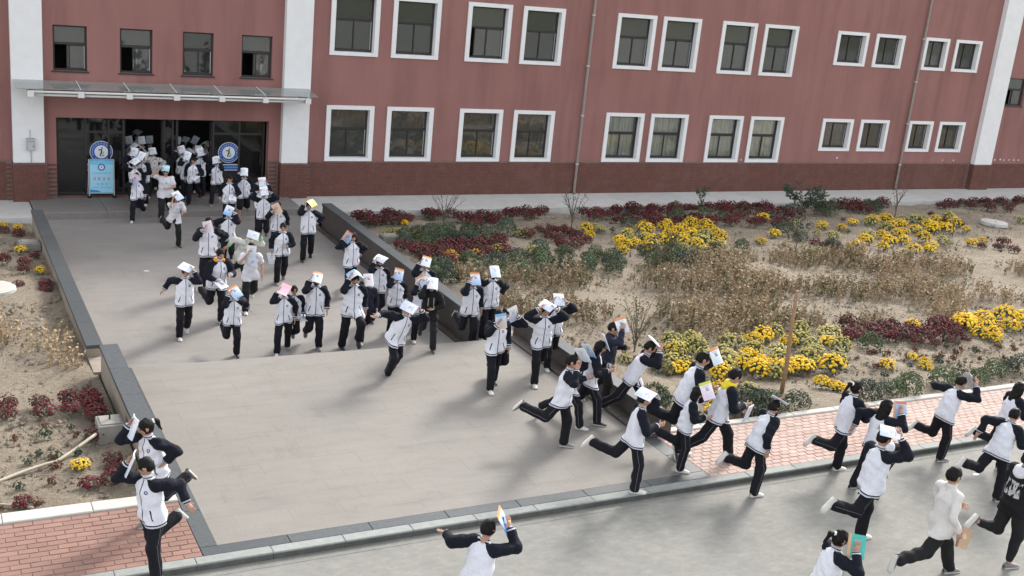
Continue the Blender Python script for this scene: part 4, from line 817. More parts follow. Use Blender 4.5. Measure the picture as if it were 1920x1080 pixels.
('d',18.65,-19.03,0.67,80),('d',16.62,-18.66,0.53,78),('d',16.17,-18.06,0.93,79),('d',17.05,-18.93,0.74,78),('d',18.92,-19.63,0.60,80),('d',18.77,-18.37,0.72,78),
('d',19.96,-18.47,0.93,80),('d',19.04,-19.56,0.53,80),('d',17.93,-18.88,0.87,78),('d',19.06,-18.53,0.98,80),('d',14.46,-18.68,0.72,79),('d',15.32,-19.38,0.87,79),
('d',13.71,-18.71,0.76,79),('d',14.61,-18.93,0.57,79),('d',13.90,-18.45,0.94,79),('d',13.39,-18.51,0.94,81),('d',13.92,-19.04,0.68,79),('d',14.53,-19.76,0.89,79),
('d',14.87,-19.82,0.52,79),('d',15.20,-19.93,0.53,78),('d',23.11,-7.72,0.96,81),('d',23.85,-5.78,0.75,81),('d',25.14,-3.41,0.60,81),('d',31.72,-8.15,0.57,80),
('d',27.84,-7.55,0.60,78),('d',27.46,-6.68,0.58,79),('d',30.09,-10.07,0.80,80),('d',27.87,-4.73,0.91,79),('d',28.55,-9.50,0.54,78),('d',22.54,-9.08,0.55,79),
('d',30.10,-6.93,0.88,78),('d',22.09,-8.15,0.92,81),('d',26.65,-7.30,0.83,79),('d',19.38,-8.83,0.76,81),('d',28.00,-4.96,0.66,79),('d',21.89,-8.71,0.63,81),
('d',22.45,-9.03,0.54,79),('d',29.61,-7.95,0.69,78),('d',34.54,-6.11,0.75,80),('d',29.00,-4.77,0.78,79),('d',21.49,-7.46,0.69,81),('d',26.36,-6.61,0.92,79),
('d',14.43,-7.05,0.65,82),('d',13.70,-5.58,0.55,83),('d',16.63,-4.71,0.92,82),('d',16.74,-4.69,0.97,82),('d',17.83,-4.29,0.79,84),('d',15.86,-4.53,0.93,82),
('d',15.33,-4.38,0.95,83),('d',17.30,-5.22,0.86,84),('d',14.62,-7.09,0.54,82),('d',14.67,-4.90,0.52,83),('d',13.71,-5.24,0.85,83),('d',13.25,-7.22,0.56,83),
('d',16.39,-5.34,0.84,82),('d',16.92,-4.62,0.71,82),('d',-1.88,-19.82,0.80,85),('d',-1.43,-19.76,0.76,85),('d',-1.69,-18.96,0.66,85),('d',-1.34,-18.93,0.63,85),
('d',-1.50,-18.72,0.62,85),('d',10.75,-16.81,0.62,84),('d',11.06,-15.23,0.73,84),('d',12.22,-15.16,0.55,84),('d',10.54,-17.63,0.58,84),('d',11.09,-16.46,0.60,84),
('d',10.38,-17.13,0.97,84),('d',11.08,-16.22,0.53,84),('d',11.55,-16.15,0.66,84),
]
# ------------------------------------------------------------------ planting
def petal_mat(name,c1,c2):
    m=NT(name,.75,.2); co=m.coord()
    a=m.ramp(m.noise(14,2,.5,co),[(.3,c1),(.7,c2)]); v=m.m('MULTIPLY_ADD',m.rnd(),.4,.8)
    x=m.n('ShaderNodeVectorMath',operation='SCALE'); m.t.links.new(a,x.inputs[0]); m.put(x.inputs['Scale'],v); m.col(x.outputs[0]); return m.mat
MT['petal_y']=petal_mat('petal_yellow',(.60,.36,.012),(.78,.52,.03)); MT['petal_p']=petal_mat('petal_pale_yellow',(.27,.24,.07),(.50,.43,.12))
MT['petal_r']=petal_mat('petal_dark_red',(.065,.009,.013),(.125,.018,.022)); MT['leaf_g']=petal_mat('leaf_green',(.055,.080,.040),(.115,.150,.075))
MT['leaf_d']=petal_mat('leaf_dark_green',(.040,.060,.042),(.088,.112,.074)); MT['leaf_dry']=petal_mat('leaf_dry',(.10,.045,.03),(.17,.09,.055))
MT['weed']=petal_mat('weed_dry',(.225,.165,.105),(.42,.325,.21)); MT['weed_g']=petal_mat('weed_green',(.10,.105,.05),(.20,.19,.10)); MT['twig']=petal_mat('twig',(.10,.075,.055),(.17,.13,.10))
def leafcloud(n,rx,rz,z0,size,rr,shell=.55,low=0.):
    V=[];Q=[]
    for i in range(n):
        d=rr.normal(size=3); d/=np.linalg.norm(d); d[2]=abs(d[2]) if rr.random()>low else d[2]
        p=d*(shell+(1-shell)*rr.random())*np.array([rx,rx,rz])*rr.uniform(.85,1.08)+[0,0,z0]
        a=vnorm(np.cross(d,rr.normal(size=3))); nn=vnorm(d+rr.normal(size=3)*.55); a=vnorm(a-nn*np.dot(a,nn)); c=np.cross(nn,a)
        s=size*rr.uniform(.6,1.3); k=len(V)
        V+=[p-a*s*.5,p+c*s*.28+nn*s*.06,p+a*s*.6,p-c*s*.28+nn*s*.06]; Q.append((k,k+1,k+2,k+3))
    return V,Q
def vnorm(v): return v/(np.linalg.norm(v)+1e-9)
def blossoms(n,rx,rz,z0,r,rr):
    V=[];Q=[]
    for i in range(n):
        u=(i+.5)/n; ph=i*2.39996+rr.uniform(-.3,.3); cz=1-u*.92; sr=math.sqrt(max(0,1-cz*cz)); d=np.array([sr*math.cos(ph),sr*math.sin(ph),cz])+rr.normal(size=3)*.07
        if rr.random()<.10: continue
        p=d*np.array([rx,rx,rz])*rr.uniform(.9,1.10)+[0,0,z0]; nn=vnorm(d+[0,0,.5]+rr.normal(size=3)*.15)
        a=vnorm(np.cross(nn,[.3,.9,.1])); c=np.cross(nn,a); s=r*rr.uniform(.7,1.25); k=len(V)
        V.append(p+nn*s*.55)
        for j in range(6): t=j*math.pi/3; V.append(p+s*(math.cos(t)*a+math.sin(t)*c))
        for j in range(0,6,2): Q.append((k,k+1+j,k+1+(j+1)%6,k+1+(j+2)%6))
    return V,Q
PROT={}
rr=np.random.default_rng(3)
for kind,pm,nb in (('y','petal_y',88),('p','petal_p',66),('r','petal_r',84)):
    PROT[kind]=[]
    for v in range(4):
        rx,rz=rr.uniform(.22,.27),rr.uniform(.17,.22)
        fl=fastmesh('chrysanthemum_leaves',*leafcloud(120,rx*.98,rz*.98,.10,.075,rr,.6,.35),'leaf_g' if kind!='r' else 'leaf_d',False)
        bl=fastmesh('chrysanthemum_blossoms',*blossoms(nb,rx,rz,.13,.030 if kind!='r' else .032,rr),pm,False); PROT[kind].append((fl,bl))
PROT['b']=[(fastmesh('bush_leaves',*leafcloud(760,rr.uniform(.27,.33),rr.uniform(.25,.32),.12,.048,rr,.78,.45),'leaf_d' if v<2 else 'leaf_g',False),None) for v in range(4)]
PROT['d']=[(fastmesh('dried_leaves',*leafcloud(46,.13,.16,.06,.07,rr,.3,.3),['leaf_dry','leaf_d','leaf_dry'][v],False),None) for v in range(3)]
NAME=dict(y='yellow_chrysanthemum',p='pale_chrysanthemum',r='red_chrysanthemum',b='leafy_bush',d='dried_plant'); CAT=dict(y='flower',p='flower',r='flower',b='bush',d='small plant')
stem_me=MB().tube([(0,0,-.06),(.01,0,.12)],.02,5).mesh('stem','twig')
for k,x,y,s,g in PLANTS:
    lab,grp=BEDS[g]; fl,bl=random.choice(PROT[k])
    o=thing(NAME[k],lab,CAT[k],(x,y,zsoil(x,y)-.02),grp,fl,random.uniform(0,6.28)); o.scale=(s*random.uniform(.9,1.12),s*random.uniform(.9,1.12),s*random.uniform(.88,1.15))
    if bl is not None: link('blossoms',bl,o)
# dry weeds: thousands of stalks nobody could count
def inside(px,py,poly):
    c=False; j=len(poly)-1
    for i in range(len(poly)):
        if (poly[i][1]>py)!=(poly[j][1]>py) and px<(poly[j][0]-poly[i][0])*(py-poly[i][1])/(poly[j][1]-poly[i][1])+poly[i][0]: c=not c
        j=i
    return c
def tuft(h,nst,nl,rr):
    V=[];Q=[]
    for s in range(nst):
        a=rr.uniform(0,6.28); lean=rr.uniform(.05,.4); d=np.array([math.cos(a)*lean,math.sin(a)*lean,1.]); hh=h*rr.uniform(.6,1.1); o=np.array([rr.uniform(-.06,.06),rr.uniform(-.06,.06),0]); side=np.array([-math.sin(a),math.cos(a),0])*.005
        k=len(V); e=o+d*hh; V+=[o-side,o+side,e+side*.5,e-side*.5]; Q.append((k,k+1,k+2,k+3))
        for l in range(nl):
            t=rr.uniform(.25,1.); p=o+d*hh*t; n=vnorm(rr.normal(size=3)); b=vnorm(np.cross(n,rr.normal(size=3)+[0,0,.6])); L=rr.uniform(.04,.09); w=np.cross(n,b)*L*.3; b=b*L; k=len(V)
            V+=[p,p+b*.5+w,p+b,p+b*.5-w]; Q.append((k,k+1,k+2,k+3))
    return np.array(V),np.array(Q)
TUFT=[tuft(rr.uniform(.34,.60),4,15,rr) for _ in range(9)]
def weeds(name,poly,spacing,mat,cut,hs=1.):
    xs=[p[0] for p in poly]; ys=[p[1] for p in poly]; VV=[];QQ=[];n=0; r=np.random.default_rng(8)
    y=min(ys)
    while y<max(ys):
        x=min(xs)
        while x<max(xs):
            X,Y=x+r.uniform(-.5,.5)*spacing,y+r.uniform(-.5,.5)*spacing; x+=spacing
            q=math.sin(X*.9+1.3*math.sin(Y*.7))+math.sin(Y*1.7+.6*X)+.6*math.sin(X*2.3-Y)
            if not inside(X,Y,poly) or q<cut+r.normal()*.42: continue
            V,Q=TUFT[r.integers(len(TUFT))]; a=r.uniform(0,6.28); s=r.uniform(.6,1.3)*hs*(.78+.16*max(-1,min(1.6,q-cut))); c,si=math.cos(a)*s,math.sin(a)*s
            P=np.stack([V[:,0]*c-V[:,1]*si+X,V[:,0]*si+V[:,1]*c+Y,V[:,2]*s+zsoil(X,Y)-.02],1); VV.append(P); QQ.append(Q+n); n+=len(V)
        y+=spacing
    o=link(name,fastmesh(name,np.concatenate(VV),np.concatenate(QQ),mat,False)); o['kind']='stuff'
W1=[(9.3,-10.2),(14.33,-10.1),(17.2,-9.4),(15.2,-13.0),(10.8,-16.0),(9.6,-16.4),(9.2,-14),(9.1,-12)]
W2=[(17.3,-9.2),(20.3,-9.1),(24.0,-9.6),(22.8,-12.1),(18.1,-16.4),(15.9,-16.2),(14.2,-16.3),(11.5,-16.9),(10.6,-16.6),(14.6,-13.4)]
W3=[(23.6,-10.6),(26.3,-10.5),(33,-10.5),(25,-16.6),(20.8,-16.6),(18.3,-16.5)]
weeds('dry_weeds',W1,.26,'weed',-.2); weeds('dry_weeds',W2,.235,'weed',-.3,1.05); weeds('dry_weeds',W3,.27,'weed',.15,1.05)
weeds('green_weeds',W2,.42,'weed_g',-.2,.95); weeds('green_weeds',W1,.45,'weed_g',-.2,.95)
weeds('green_weeds',[(10.3,-16.0),(12.2,-15.7),(12.4,-17.2),(10.5,-17.6)],.32,'weed_g',-.5,1.2); weeds('green_weeds',[(19,-10),(30,-11),(24,-15),(17,-15)],.8,'weed_g',-.4)
weeds('dry_weeds',[(-4,-11.2),(-.4,-11.2),(-.45,-15.4),(-1.2,-15.3),(-4,-14.9)],.27,'weed',-.7); weeds('green_weeds',[(-4,-12.5),(-1.2,-12.5),(-1.3,-14),(-4,-14)],.5,'weed_g',-.3)
weeds('dry_stubble',[(8.9,-5),(44,-3),(44,-10),(8.9,-10)],.95,'leaf_dry',.2,.35); weeds('dry_stubble',[(9,-16.6),(26,-16.6),(20,-20.4),(9,-20.4)],.75,'leaf_dry',.3,.3)
# clods of dry earth
def clods(name,regs):
    V=[];Q=[]; r=np.random.default_rng(21); O=np.array([(1,0,0),(0,1,0),(-1,0,0),(0,-1,0),(0,0,.8),(0,0,-.8)],float)
    for x0,x1,y0,y1,n in regs:
        for i in range(n):
            x,y=r.uniform(x0,x1),r.uniform(y0,y1); s=r.uniform(.012,.045)*(1 if r.random()<.93 else 1.7); a=r.uniform(0,6.3); P=O*r.uniform(.6,1.2,(6,3))*s; P=np.stack([P[:,0]*math.cos(a)-P[:,1]*math.sin(a)+x,P[:,0]*math.sin(a)+P[:,1]*math.cos(a)+y,P[:,2]+zsoil(x,y)],1); k=len(V); V+=list(P)
            for j in range(4): Q+=[(k+j,k+(j+1)%4,k+4),(k+(j+1)%4,k+j,k+5)]
    o=link(name,fastmesh(name,V,Q,'soil',False)); o['kind']='stuff'
clods('earth_clods',[(8.8,26,-20.4,-15,4200),(8.8,38,-10,-2.6,3000),(9,26,-15,-10,1500),(-3.5,-.3,-20.4,-3,2600)])
# saplings
def sapling(lab,x,y,h,spread,nb,leaf,nleaf,seed,lsize=.07):
    r=np.random.default_rng(seed); t=thing('sapling',lab,'young tree',(x,y,zsoil(x,y)-.03)); q=MB(); tips=[]
    q.tube([(0,0,0),(.02,.01,h*.25),(.0,.02,h*.45)],[.022,.018,.014],6)
    for i in range(nb):
        z0=h*r.uniform(.05,.42); a=r.uniform(0,6.28); e=np.array([math.cos(a)*spread*r.uniform(.4,1),math.sin(a)*spread*r.uniform(.4,1),h*r.uniform(.7,1.02)]); m=np.array([e[0]*.45,e[1]*.45,z0+(e[2]-z0)*.55]); q.tube([(0,0,z0),m,e],[.011,.008,.004],5)
        for j in range(3):
            s=r.uniform(.3,.95); p=m+(e-m)*s if r.random()<.6 else m*s+np.array([0,0,z0])*(1-s); a2=r.uniform(0,6.28); L=r.uniform(.1,.28); e2=p+np.array([math.cos(a2)*L,math.sin(a2)*L,L*.8]); q.tube([p,e2],[.005,.003],4,cap=False); tips.append((p,e2))
        tips.append((m,e))
    q.build('branches','twig',t)
    if nleaf:
        V=[];Q=[]
        for i in range(nleaf):
            a,c=tips[r.integers(len(tips))]; p=a+(c-a)*r.random()+r.normal(size=3)*.03; n=vnorm(r.normal(size=3)); b=vnorm(np.cross(n,r.normal(size=3))); w=np.cross(n,b); L=lsize*r.uniform(.6,1.3); k=len(V); V+=[p,p+b*L*.5+w*L*.3,p+b*L,p+b*L*.5-w*L*.3]; Q.append((k,k+1,k+2,k+3))
        link('leaves',fastmesh('sapling_leaves',V,Q,leaf,False),t)
sapling('bare thin sapling near the upper end of the right low wall',11.42,-4.68,1.5,.75,11,'leaf_dry',30,1,.05)
sapling('sparse sapling in front of the drainpipe foot with few leaves',15.9,-4.9,1.5,.62,10,'leaf_d',110,2,.06)
sapling('small dark leafy sapling at the wall, left of the widest one',22.8,-2.6,1.05,.35,7,'leaf_d',120,3,.10)
sapling('wide dark leafy sapling before the side walk, right of the middle',27.1,-3.3,1.08,1.0,24,'leaf_d',900,4,.11)
sapling('thin bare sapling below the right drainpipe',31.2,-4.1,1.5,.45,9,'leaf_dry',40,5,.05)
sapling('green sapling rising from the bush by the yellow cluster',15.9,-10.0,1.15,.5,9,'leaf_d',190,6,.09)
sapling('dark sapling among the weeds right of the large yellow cluster',22.1,-8.7,1.1,.6,9,'leaf_d',170,7,.09)
sapling('tall greenish weed shrub beside the runners at the low wall',10.75,-16.5,1.25,.5,12,'weed_g',170,8,.06)
sapling('thin lone twig standing far right in the bed',30.5,-7.6,.9,.3,4,'leaf_dry',10,9,.05)
PEOPLE=[
('D1',(3.16,1.59,0.200),-22,1.56,'walk','over','down',{'lean': 8, 'side': 0, 'twist': 0, 'nod': 10, 'turn': 0},'uniform','short',('over', 'white', 'r'),
 'student deep in the dark left doorway, farthest back on its left edge','white book highest up at the left edge of the left doorway',{}),
('D2',(3.46,1.21,0.200),-15,1.64,'walk_m','over','down',{'lean': 8, 'side': 0, 'twist': 0, 'nod': 10, 'turn': 0},'uniform','short',('over', 'white', 'r'),
 'student deep in the left doorway in the middle at the back','white book held upright at the back middle of the left doorway',{}),
('D3',(3.22,0.71,0.200),-20,1.56,'walk','down','over',{'lean': 8, 'side': 0, 'twist': 0, 'nod': 10, 'turn': 0},'uniform','short',('tent', 'white', 'l'),
 'student in the left doorway under a peaked open book','open white book peaked like a roof in the left doorway',{}),
('D4',(2.96,-0.47,0.200),-18,1.56,'jog','over','down',{'lean': 10, 'side': 0, 'twist': 0, 'nod': 10, 'turn': 0},'uniform','short',('over', 'pale', 'r'),
 'student in the left doorway just behind the one with the flat tilted book','pale book between the roof shaped one and the tilted one at the left door',{}),
('D5',(3.09,-1.04,0.200),-25,1.56,'jog_m','over','fold',{'lean': 10, 'side': 0, 'twist': 0, 'nod': 10, 'turn': 0},'uniform','short',('over', 'white', 'r'),
 'student in the left doorway left of the one in the white hooded jacket','white book to the left of the white hooded jacket in the doorway',{}),
('D6',(3.57,0.08,0.200),-10,1.51,'walk','over','elbow',{'lean': 8, 'side': 0, 'twist': 0, 'nod': 10, 'turn': 0},'pattern','short',('over', 'white', 'l'),
 'student in a white hooded jacket and black trousers stepping out of left door','white book over the head of the student in the white hooded jacket',{}),
('D7',(2.81,-1.38,0.200),-14,1.46,'walk_m','over_wide','down',{'lean': 8, 'side': 0, 'twist': 0, 'nod': 10, 'turn': 0},'uniform','short',('flat', 'white', 'r'),
 'student with tilted flat book right behind the front one at left door','white book lying tilted flat on a head at the left door front',{}),
('D8',(2.73,-2.19,0.000),-20,1.48,'walk','face','down',{'lean': 6, 'side': 0, 'twist': 0, 'nod': 10, 'turn': 0},'uniform','short',('face', 'pinkblue', 'r'),
 'student left of the white T-shirts hiding the face behind a pink and blue book','pink and blue book held in front of a face near the left door',{}),
('D9',(3.53,-2.20,0.000),-12,1.63,'walk','over_wide','fold',{'lean': 6, 'side': 0, 'twist': 0, 'nod': 10, 'turn': 0},'tee','short',('flat', 'cyan', 'r'),
 'heavy student in a white T-shirt with a blue book flat on top','blue and white book lying flat on the heavy student in white T-shirt',{'fat': 1.28}),
('D10',(3.20,-5.10,0.000),10,1.51,'bigkick_m','over','front',{'lean': 14, 'side': 0, 'twist': 0, 'nod': 10, 'turn': 0},'tee','bob',('over', 'pale', 'r'),
 'short haired girl in a white T-shirt running on the upper plaza near left door','pale book over the running girl in white T-shirt',{}),
('D11',(3.17,2.20,0.200),-25,1.44,'walk','over','down',{'lean': 8, 'side': 0, 'twist': 0, 'nod': 10, 'turn': 0},'uniform','short',('over', 'pale', 'r'),
 'dim student at the far back behind the left door post','pale book far back behind the left door post',{}),
('D12',(3.67,3.27,0.200),-12,1.50,'walk_m','over','down',{'lean': 8, 'side': 0, 'twist': 0, 'nod': 10, 'turn': 0},'uniform','short',('flat', 'white', 'r'),
 'dim student at the very back of the left doorway, between two raised books','white book lying flat at the very back of the left doorway',{}),
('D13',(3.84,1.96,0.200),-18,1.48,'jog','over','down',{'lean': 8, 'side': 0, 'twist': 0, 'nod': 10, 'turn': 0},'uniform','short',('over', 'white', 'l'),
 'dim student behind the white hooded jacket at the right of the left doorway','white book behind the white hooded jacket, deep in the left doorway',{}),
('E9',(5.01,2.22,0.200),-14,1.46,'walk','over','down',{'lean': 8, 'side': 0, 'twist': 0, 'nod': 10, 'turn': 0},'uniform','short',('flat', 'pale', 'r'),
 'dim student deep inside the right doorway, left of its middle','pale book lying flat deep inside the right doorway',{}),
('E10',(5.35,2.24,0.200),-20,1.46,'walk_m','over','down',{'lean': 8, 'side': 0, 'twist': 0, 'nod': 10, 'turn': 0},'uniform','short',('over', 'white', 'r'),
 'dim student deep inside the right doorway, right of its middle','white book deep inside the right doorway right of its middle',{}),
('E11',(5.54,1.51,0.200),-24,1.46,'jog','down','over',{'lean': 8, 'side': 0, 'twist': 0, 'nod': 10, 'turn': 0},'uniform','short',('tent', 'white', 'l'),
 'dim student at the right inner door leaf of the right doorway','peaked white book beside the right inner door leaf',{}),
('E1',(4.67,1.69,0.200),-20,1.56,'walk','over','down',{'lean': 8, 'side': 0, 'twist': 0, 'nod': 10, 'turn': 0},'uniform','short',('over', 'white', 'r'),
 'student half hidden at the left post of the right door','white book at the left post of the right door',{}),
('E2',(4.49,0.16,0.200),-18,1.56,'walk_m','over','down',{'lean': 8, 'side': 0, 'twist': 0, 'nod': 10, 'turn': 0},'uniform','short',('over', 'white', 'r'),
 'student at left in the right doorway, in front of the door post','white book at the left side of the right doorway',{}),
('E3',(4.78,0.39,0.200),-25,1.46,'walk','over','down',{'lean': 8, 'side': 0, 'twist': 0, 'nod': 10, 'turn': 0},'uniform','short',('tent', 'white', 'l'),
 'student in the middle of the right doorway at the back','open white book in the middle back of the right doorway',{}),
('E4',(4.48,-0.59,0.200),-12,1.47,'jog','over','down',{'lean': 8, 'side': 0, 'twist': 0, 'nod': 10, 'turn': 0},'uniform','short',('over', 'white', 'r'),
 'student in the right doorway right behind the bareheaded one','white book directly behind the bareheaded student at the right door',{}),
('E5',(5.13,0.77,0.200),-16,1.44,'walk','over','down',{'lean': 8, 'side': 0, 'twist': 0, 'nod': 10, 'turn': 0},'uniform','short',('over', 'pale', 'l'),
 'student at the back right of the right doorway','pale book at the back right of the right doorway',{}),
('E6',(4.60,-0.99,0.200),-22,1.51,'walk','down','waist',{'lean': 6, 'side': 0, 'twist': 0, 'nod': 10, 'turn': 0},'uniform','short',('waist', 'white', 'l'),
 'bareheaded student on the door step holding a book at the waist','white book held flat at the waist on the door step',{}),
('E7',(5.03,0.11,0.200),-10,1.48,'walk_m','elbow','over',{'lean': 6, 'side': 0, 'twist': 0, 'nod': 10, 'turn': 0},'uniform','short',('over', 'white', 'l'),
 'tall student at the right door beside the glass emblem','white book on the tall student at the right door',{}),
('E8',(5.29,-1.11,0.200),-30,1.48,'walk','elbow','over',{'lean': 8, 'side': 0, 'twist': 0, 'nod': 10, 'turn': 0},'uniform','short',('over', 'white', 'l'),
 'student on the door step in front of the blue strip sign','white book in front of the blue strip sign on the glass',{}),
('F1',(5.18,-3.08,0.000),-12,1.56,'jog','down','waist',{'lean': 8, 'side': 0, 'twist': 0, 'nod': 10, 'turn': 0},'uniform','short',('waist', 'white', 'l'),
 'bareheaded student below the round emblem carrying a white book low','white book carried low by the bareheaded student below the emblem',{'mask': 'skin'}),
('F2',(5.82,-2.29,0.000),-16,1.56,'walk','over','down',{'lean': 6, 'side': 0, 'twist': 0, 'nod': 10, 'turn': 0},'uniform','short',('over', 'white', 'r'),
 'student in black shorts at the foot of the right glass door','white book on the student in black shorts',{'shorts': True}),
('F3',(5.98,-3.70,0.000),-14,1.56,'walk','over','over',{'lean': 6, 'side': 0, 'twist': 0, 'nod': 10, 'turn': 0},'uniform','short',('over', 'white', 'l'),
 'student with both hands up, farthest back below the brick pillar','white book highest up below the right brick pillar',{}),
('F5',(5.67,-5.02,0.000),-14,1.56,'jog','over_wide','over_wide',{'lean': 6, 'side': 0, 'twist': 0, 'nod': 10, 'turn': 0},'uniform','short',('over', 'white', 'r'),
 'student with both hands up in front of another below the brick pillar','curved white book just in front of another one by the brick pillar',{}),
('F6',(5.70,-6.40,0.000),-22,1.56,'jog_m','face','down',{'lean': 8, 'side': 0, 'twist': 0, 'nod': 10, 'turn': 0},'uniform','short',('face', 'peach', 'r'),
 'student hiding the face behind a peach coloured book','peach coloured book held in front of a face',{}),
('F4',(4.15,-7.19,0.000),-12,1.56,'jog','elbow','over',{'lean': 8, 'side': 0, 'twist': 0, 'nod': 10, 'turn': 0},'uniform','short',('over', 'blue', 'l'),
 'student with elbows out and a light blue book, above the one in green sweater','light blue book above and left of the bent student in the cream sweater',{}),
('F7',(3.23,-9.01,0.000),-12,1.82,'jog','face','elbow',{'lean': 6, 'side': 0, 'twist': 0, 'nod': 10, 'turn': 0},'uniform','short',('face', 'pink', 'r'),
 'student with bare black hair behind a pink book, above the orange hood','pale pink book held beside the face above the orange hood',{}),
('F8',(4.11,-8.76,0.000),32,1.56,'stride','outback','over',{'lean': 32, 'side': 0, 'twist': 0, 'nod': 10, 'turn': 0},'sweater','short',('tent', 'white', 'l'),
 'bent student in a cream sweater with green cuffs','open white book on the bent student in the cream sweater',{}),
('F9',(3.80,-10.76,0.000),-8,1.68,'walk','face','down',{'lean': 4, 'side': 0, 'twist': 0, 'nod': 10, 'turn': 0},'tee','short',('face', 'pale', 'r'),
 'student in a white T-shirt walking with a pale book in front of the face','pale book in front of the face of the walking student in white T-shirt',{}),
('F10',(2.83,-11.56,0.000),12,1.80,'kick_m','waist','front',{'lean': 14, 'side': 0, 'twist': 0, 'nod': 10, 'turn': 0},'uniform','short',('waist', 'white', 'r'),
 'running student with an orange hood and bare head','white book carried at the waist by the student with orange hood',{'hood': 'orange'}),
('F11',(1.98,-12.34,0.000),-2,1.60,'stand','outback','over',{'lean': 4, 'side': 0, 'twist': 0, 'nod': 10, 'turn': 0},'uniform','short',('flat', 'white', 'l'),
 'leftmost student on the upper plaza walking with white book on top','white book flat on the leftmost student of the upper plaza',{}),
('F12',(2.68,-13.62,0.000),-2,1.48,'kick_m','over','outback',{'lean': 10, 'side': 0, 'twist': 0, 'nod': 10, 'turn': 0},'uniform','short',('over', 'orangeblue', 'r'),
 'student kicking up one white shoe at the left of the platform edge','blue book with orange edge, leftmost at the platform edge',{}),
('F13',(3.77,-13.60,0.000),-20,1.48,'walk','over','down',{'lean': 6, 'side': 0, 'twist': 0, 'nod': 10, 'turn': 0},'uniform','short',('over', 'pinktop', 'r'),
 'student under a bright pink book at the platform edge','bright pink book tilted over a head at the platform edge',{}),
('F14',(4.02,-13.41,0.000),-5,1.42,'jog','waist','down',{'lean': 6, 'side': 0, 'twist': 0, 'nod': 10, 'turn': 0},'uniform','short',('waist', 'pale', 'l'),
 'bareheaded student partly hidden behind the one with the pink book','book held low behind the student with the pink book',{}),
('F15',(4.46,-13.53,0.000),-10,1.66,'jog_m','over','down',{'lean': 4, 'side': 0, 'twist': 0, 'nod': 10, 'turn': 0},'uniform','short',('over', 'orangewhite', 'r'),
 'student in a black mask standing tall beside the pink book pair','white book with orange top on the student right of the pink book',{'mask': 'black'}),
('F16',(5.10,-8.84,0.000),-8,1.60,'stand','down','fold',{'lean': 6, 'side': 0, 'twist': 0, 'nod': 10, 'turn': 0},'uniform','short',('hang', 'white', 'r'),
 'bareheaded student below the peach book walking with a folded arm','white sheet book hanging from the hand of the student below the peach book',{}),
('F17',(6.37,-6.95,0.000),-14,1.67,'stand','over','elbow',{'lean': 2, 'side': 0, 'twist': 0, 'nod': 10, 'turn': 0},'uniform','short',('tent', 'yellow', 'r'),
 'student under an open yellow book near the right low wall','open yellow book worn like a cap',{}),
('G1',(6.53,-9.97,0.000),-2,1.64,'walk','side','elbow',{'lean': 4, 'side': 0, 'twist': 0, 'nod': 10, 'turn': 0},'uniform','bob',('side', 'bluered', 'r'),
 'girl with bobbed hair holding a blue book beside her head','blue book held upright beside the bobbed hair',{}),
('G2',(6.44,-12.12,0.000),-14,1.56,'jog','over','down',{'lean': 4, 'side': 0, 'twist': 0, 'nod': 10, 'turn': 0},'uniform','short',('flat', 'white', 'r'),
 'masked student with a white book lying flat, beside the right low wall','white book lying flat on the masked student by the right low wall',{'mask': 'black'}),
('G3',(5.16,-13.91,0.000),-6,1.82,'kneeup','over','down',{'lean': 6, 'side': 0, 'twist': 0, 'nod': 10, 'turn': 0},'uniform','short',('tent', 'blue', 'r'),
 'student lifting a knee just behind the platform edge','open pale blue book tilted on the student lifting a knee',{}),
('G4',(5.71,-13.28,0.000),-10,1.50,'walk','over','down',{'lean': 6, 'side': 0, 'twist': 0, 'nod': 10, 'turn': 0},'dark','short',('over', 'whitered', 'r'),
 'student in an all navy jacket at the platform edge','white and red book over the student in the all navy jacket',{}),
('G5',(6.51,-13.02,0.000),-8,1.48,'jog','over','down',{'lean': 6, 'side': 0, 'twist': 0, 'nod': 10, 'turn': 0},'uniform','short',('over', 'orangeblue', 'r'),
 'student behind the bent one with glasses, under a blue book with orange corner','blue book with orange corner behind the bent student in glasses',{}),
('G6',(7.32,-12.70,0.000),-16,1.69,'walk','over','down',{'lean': 4, 'side': 0, 'twist': 0, 'nod': 10, 'turn': 0},'uniform','short',('over', 'orangewhite', 'r'),
 'student farthest back along the right low wall at the green bush','white and orange book beside the big green bush',{}),
('G7',(6.88,-13.58,0.000),-10,1.48,'jog','over','over',{'lean': 8, 'side': 0, 'twist': 0, 'nod': 10, 'turn': 0},'uniform','short',('over', 'orangeblue', 'l'),
 'student with both arms up directly behind the black hooded one','wide pale blue book just left of the black hooded student',{}),
('G8',(6.11,-15.80,0.705),-18,1.48,'walk_m','over','fold',{'lean': 8, 'side': 0, 'twist': 0, 'nod': 10, 'turn': 0},'hoodie','bob',('over', 'white', 'r'),
 'girl in a black hooded jacket by the low wall','white book over the girl in the black hooded jacket',{}),
('G9',(4.89,-17.04,0.705),8,1.61,'cross','out','over_wide',{'lean': 20, 'side': 12, 'twist': 0, 'nod': 10, 'turn': 0},'uniform','short',('tent', 'white', 'l'),
 'bent student with glasses stretching one arm far out','open white book on the bent student with glasses',{'glasses': True}),
('H1',(7.43,-14.96,0.280),-4,1.64,'kick_m','over','down',{'lean': 6, 'side': 0, 'twist': 0, 'nod': 10, 'turn': 0},'uniform','short',('over', 'orangeblue', 'r'),
 'student on the hidden steps left of the black mask','narrow blue and orange book left of the black mask',{}),
('H2',(7.92,-14.91,0.420),-10,1.64,'kick','back','elbow',{'lean': 8, 'side': 0, 'twist': 0, 'nod': 10, 'turn': 0},'uniform','short',('over', 'white', 'l'),
 'tall student in a black mask coming up the hidden steps','white book on the tall student in the black mask',{'mask': 'black'}),
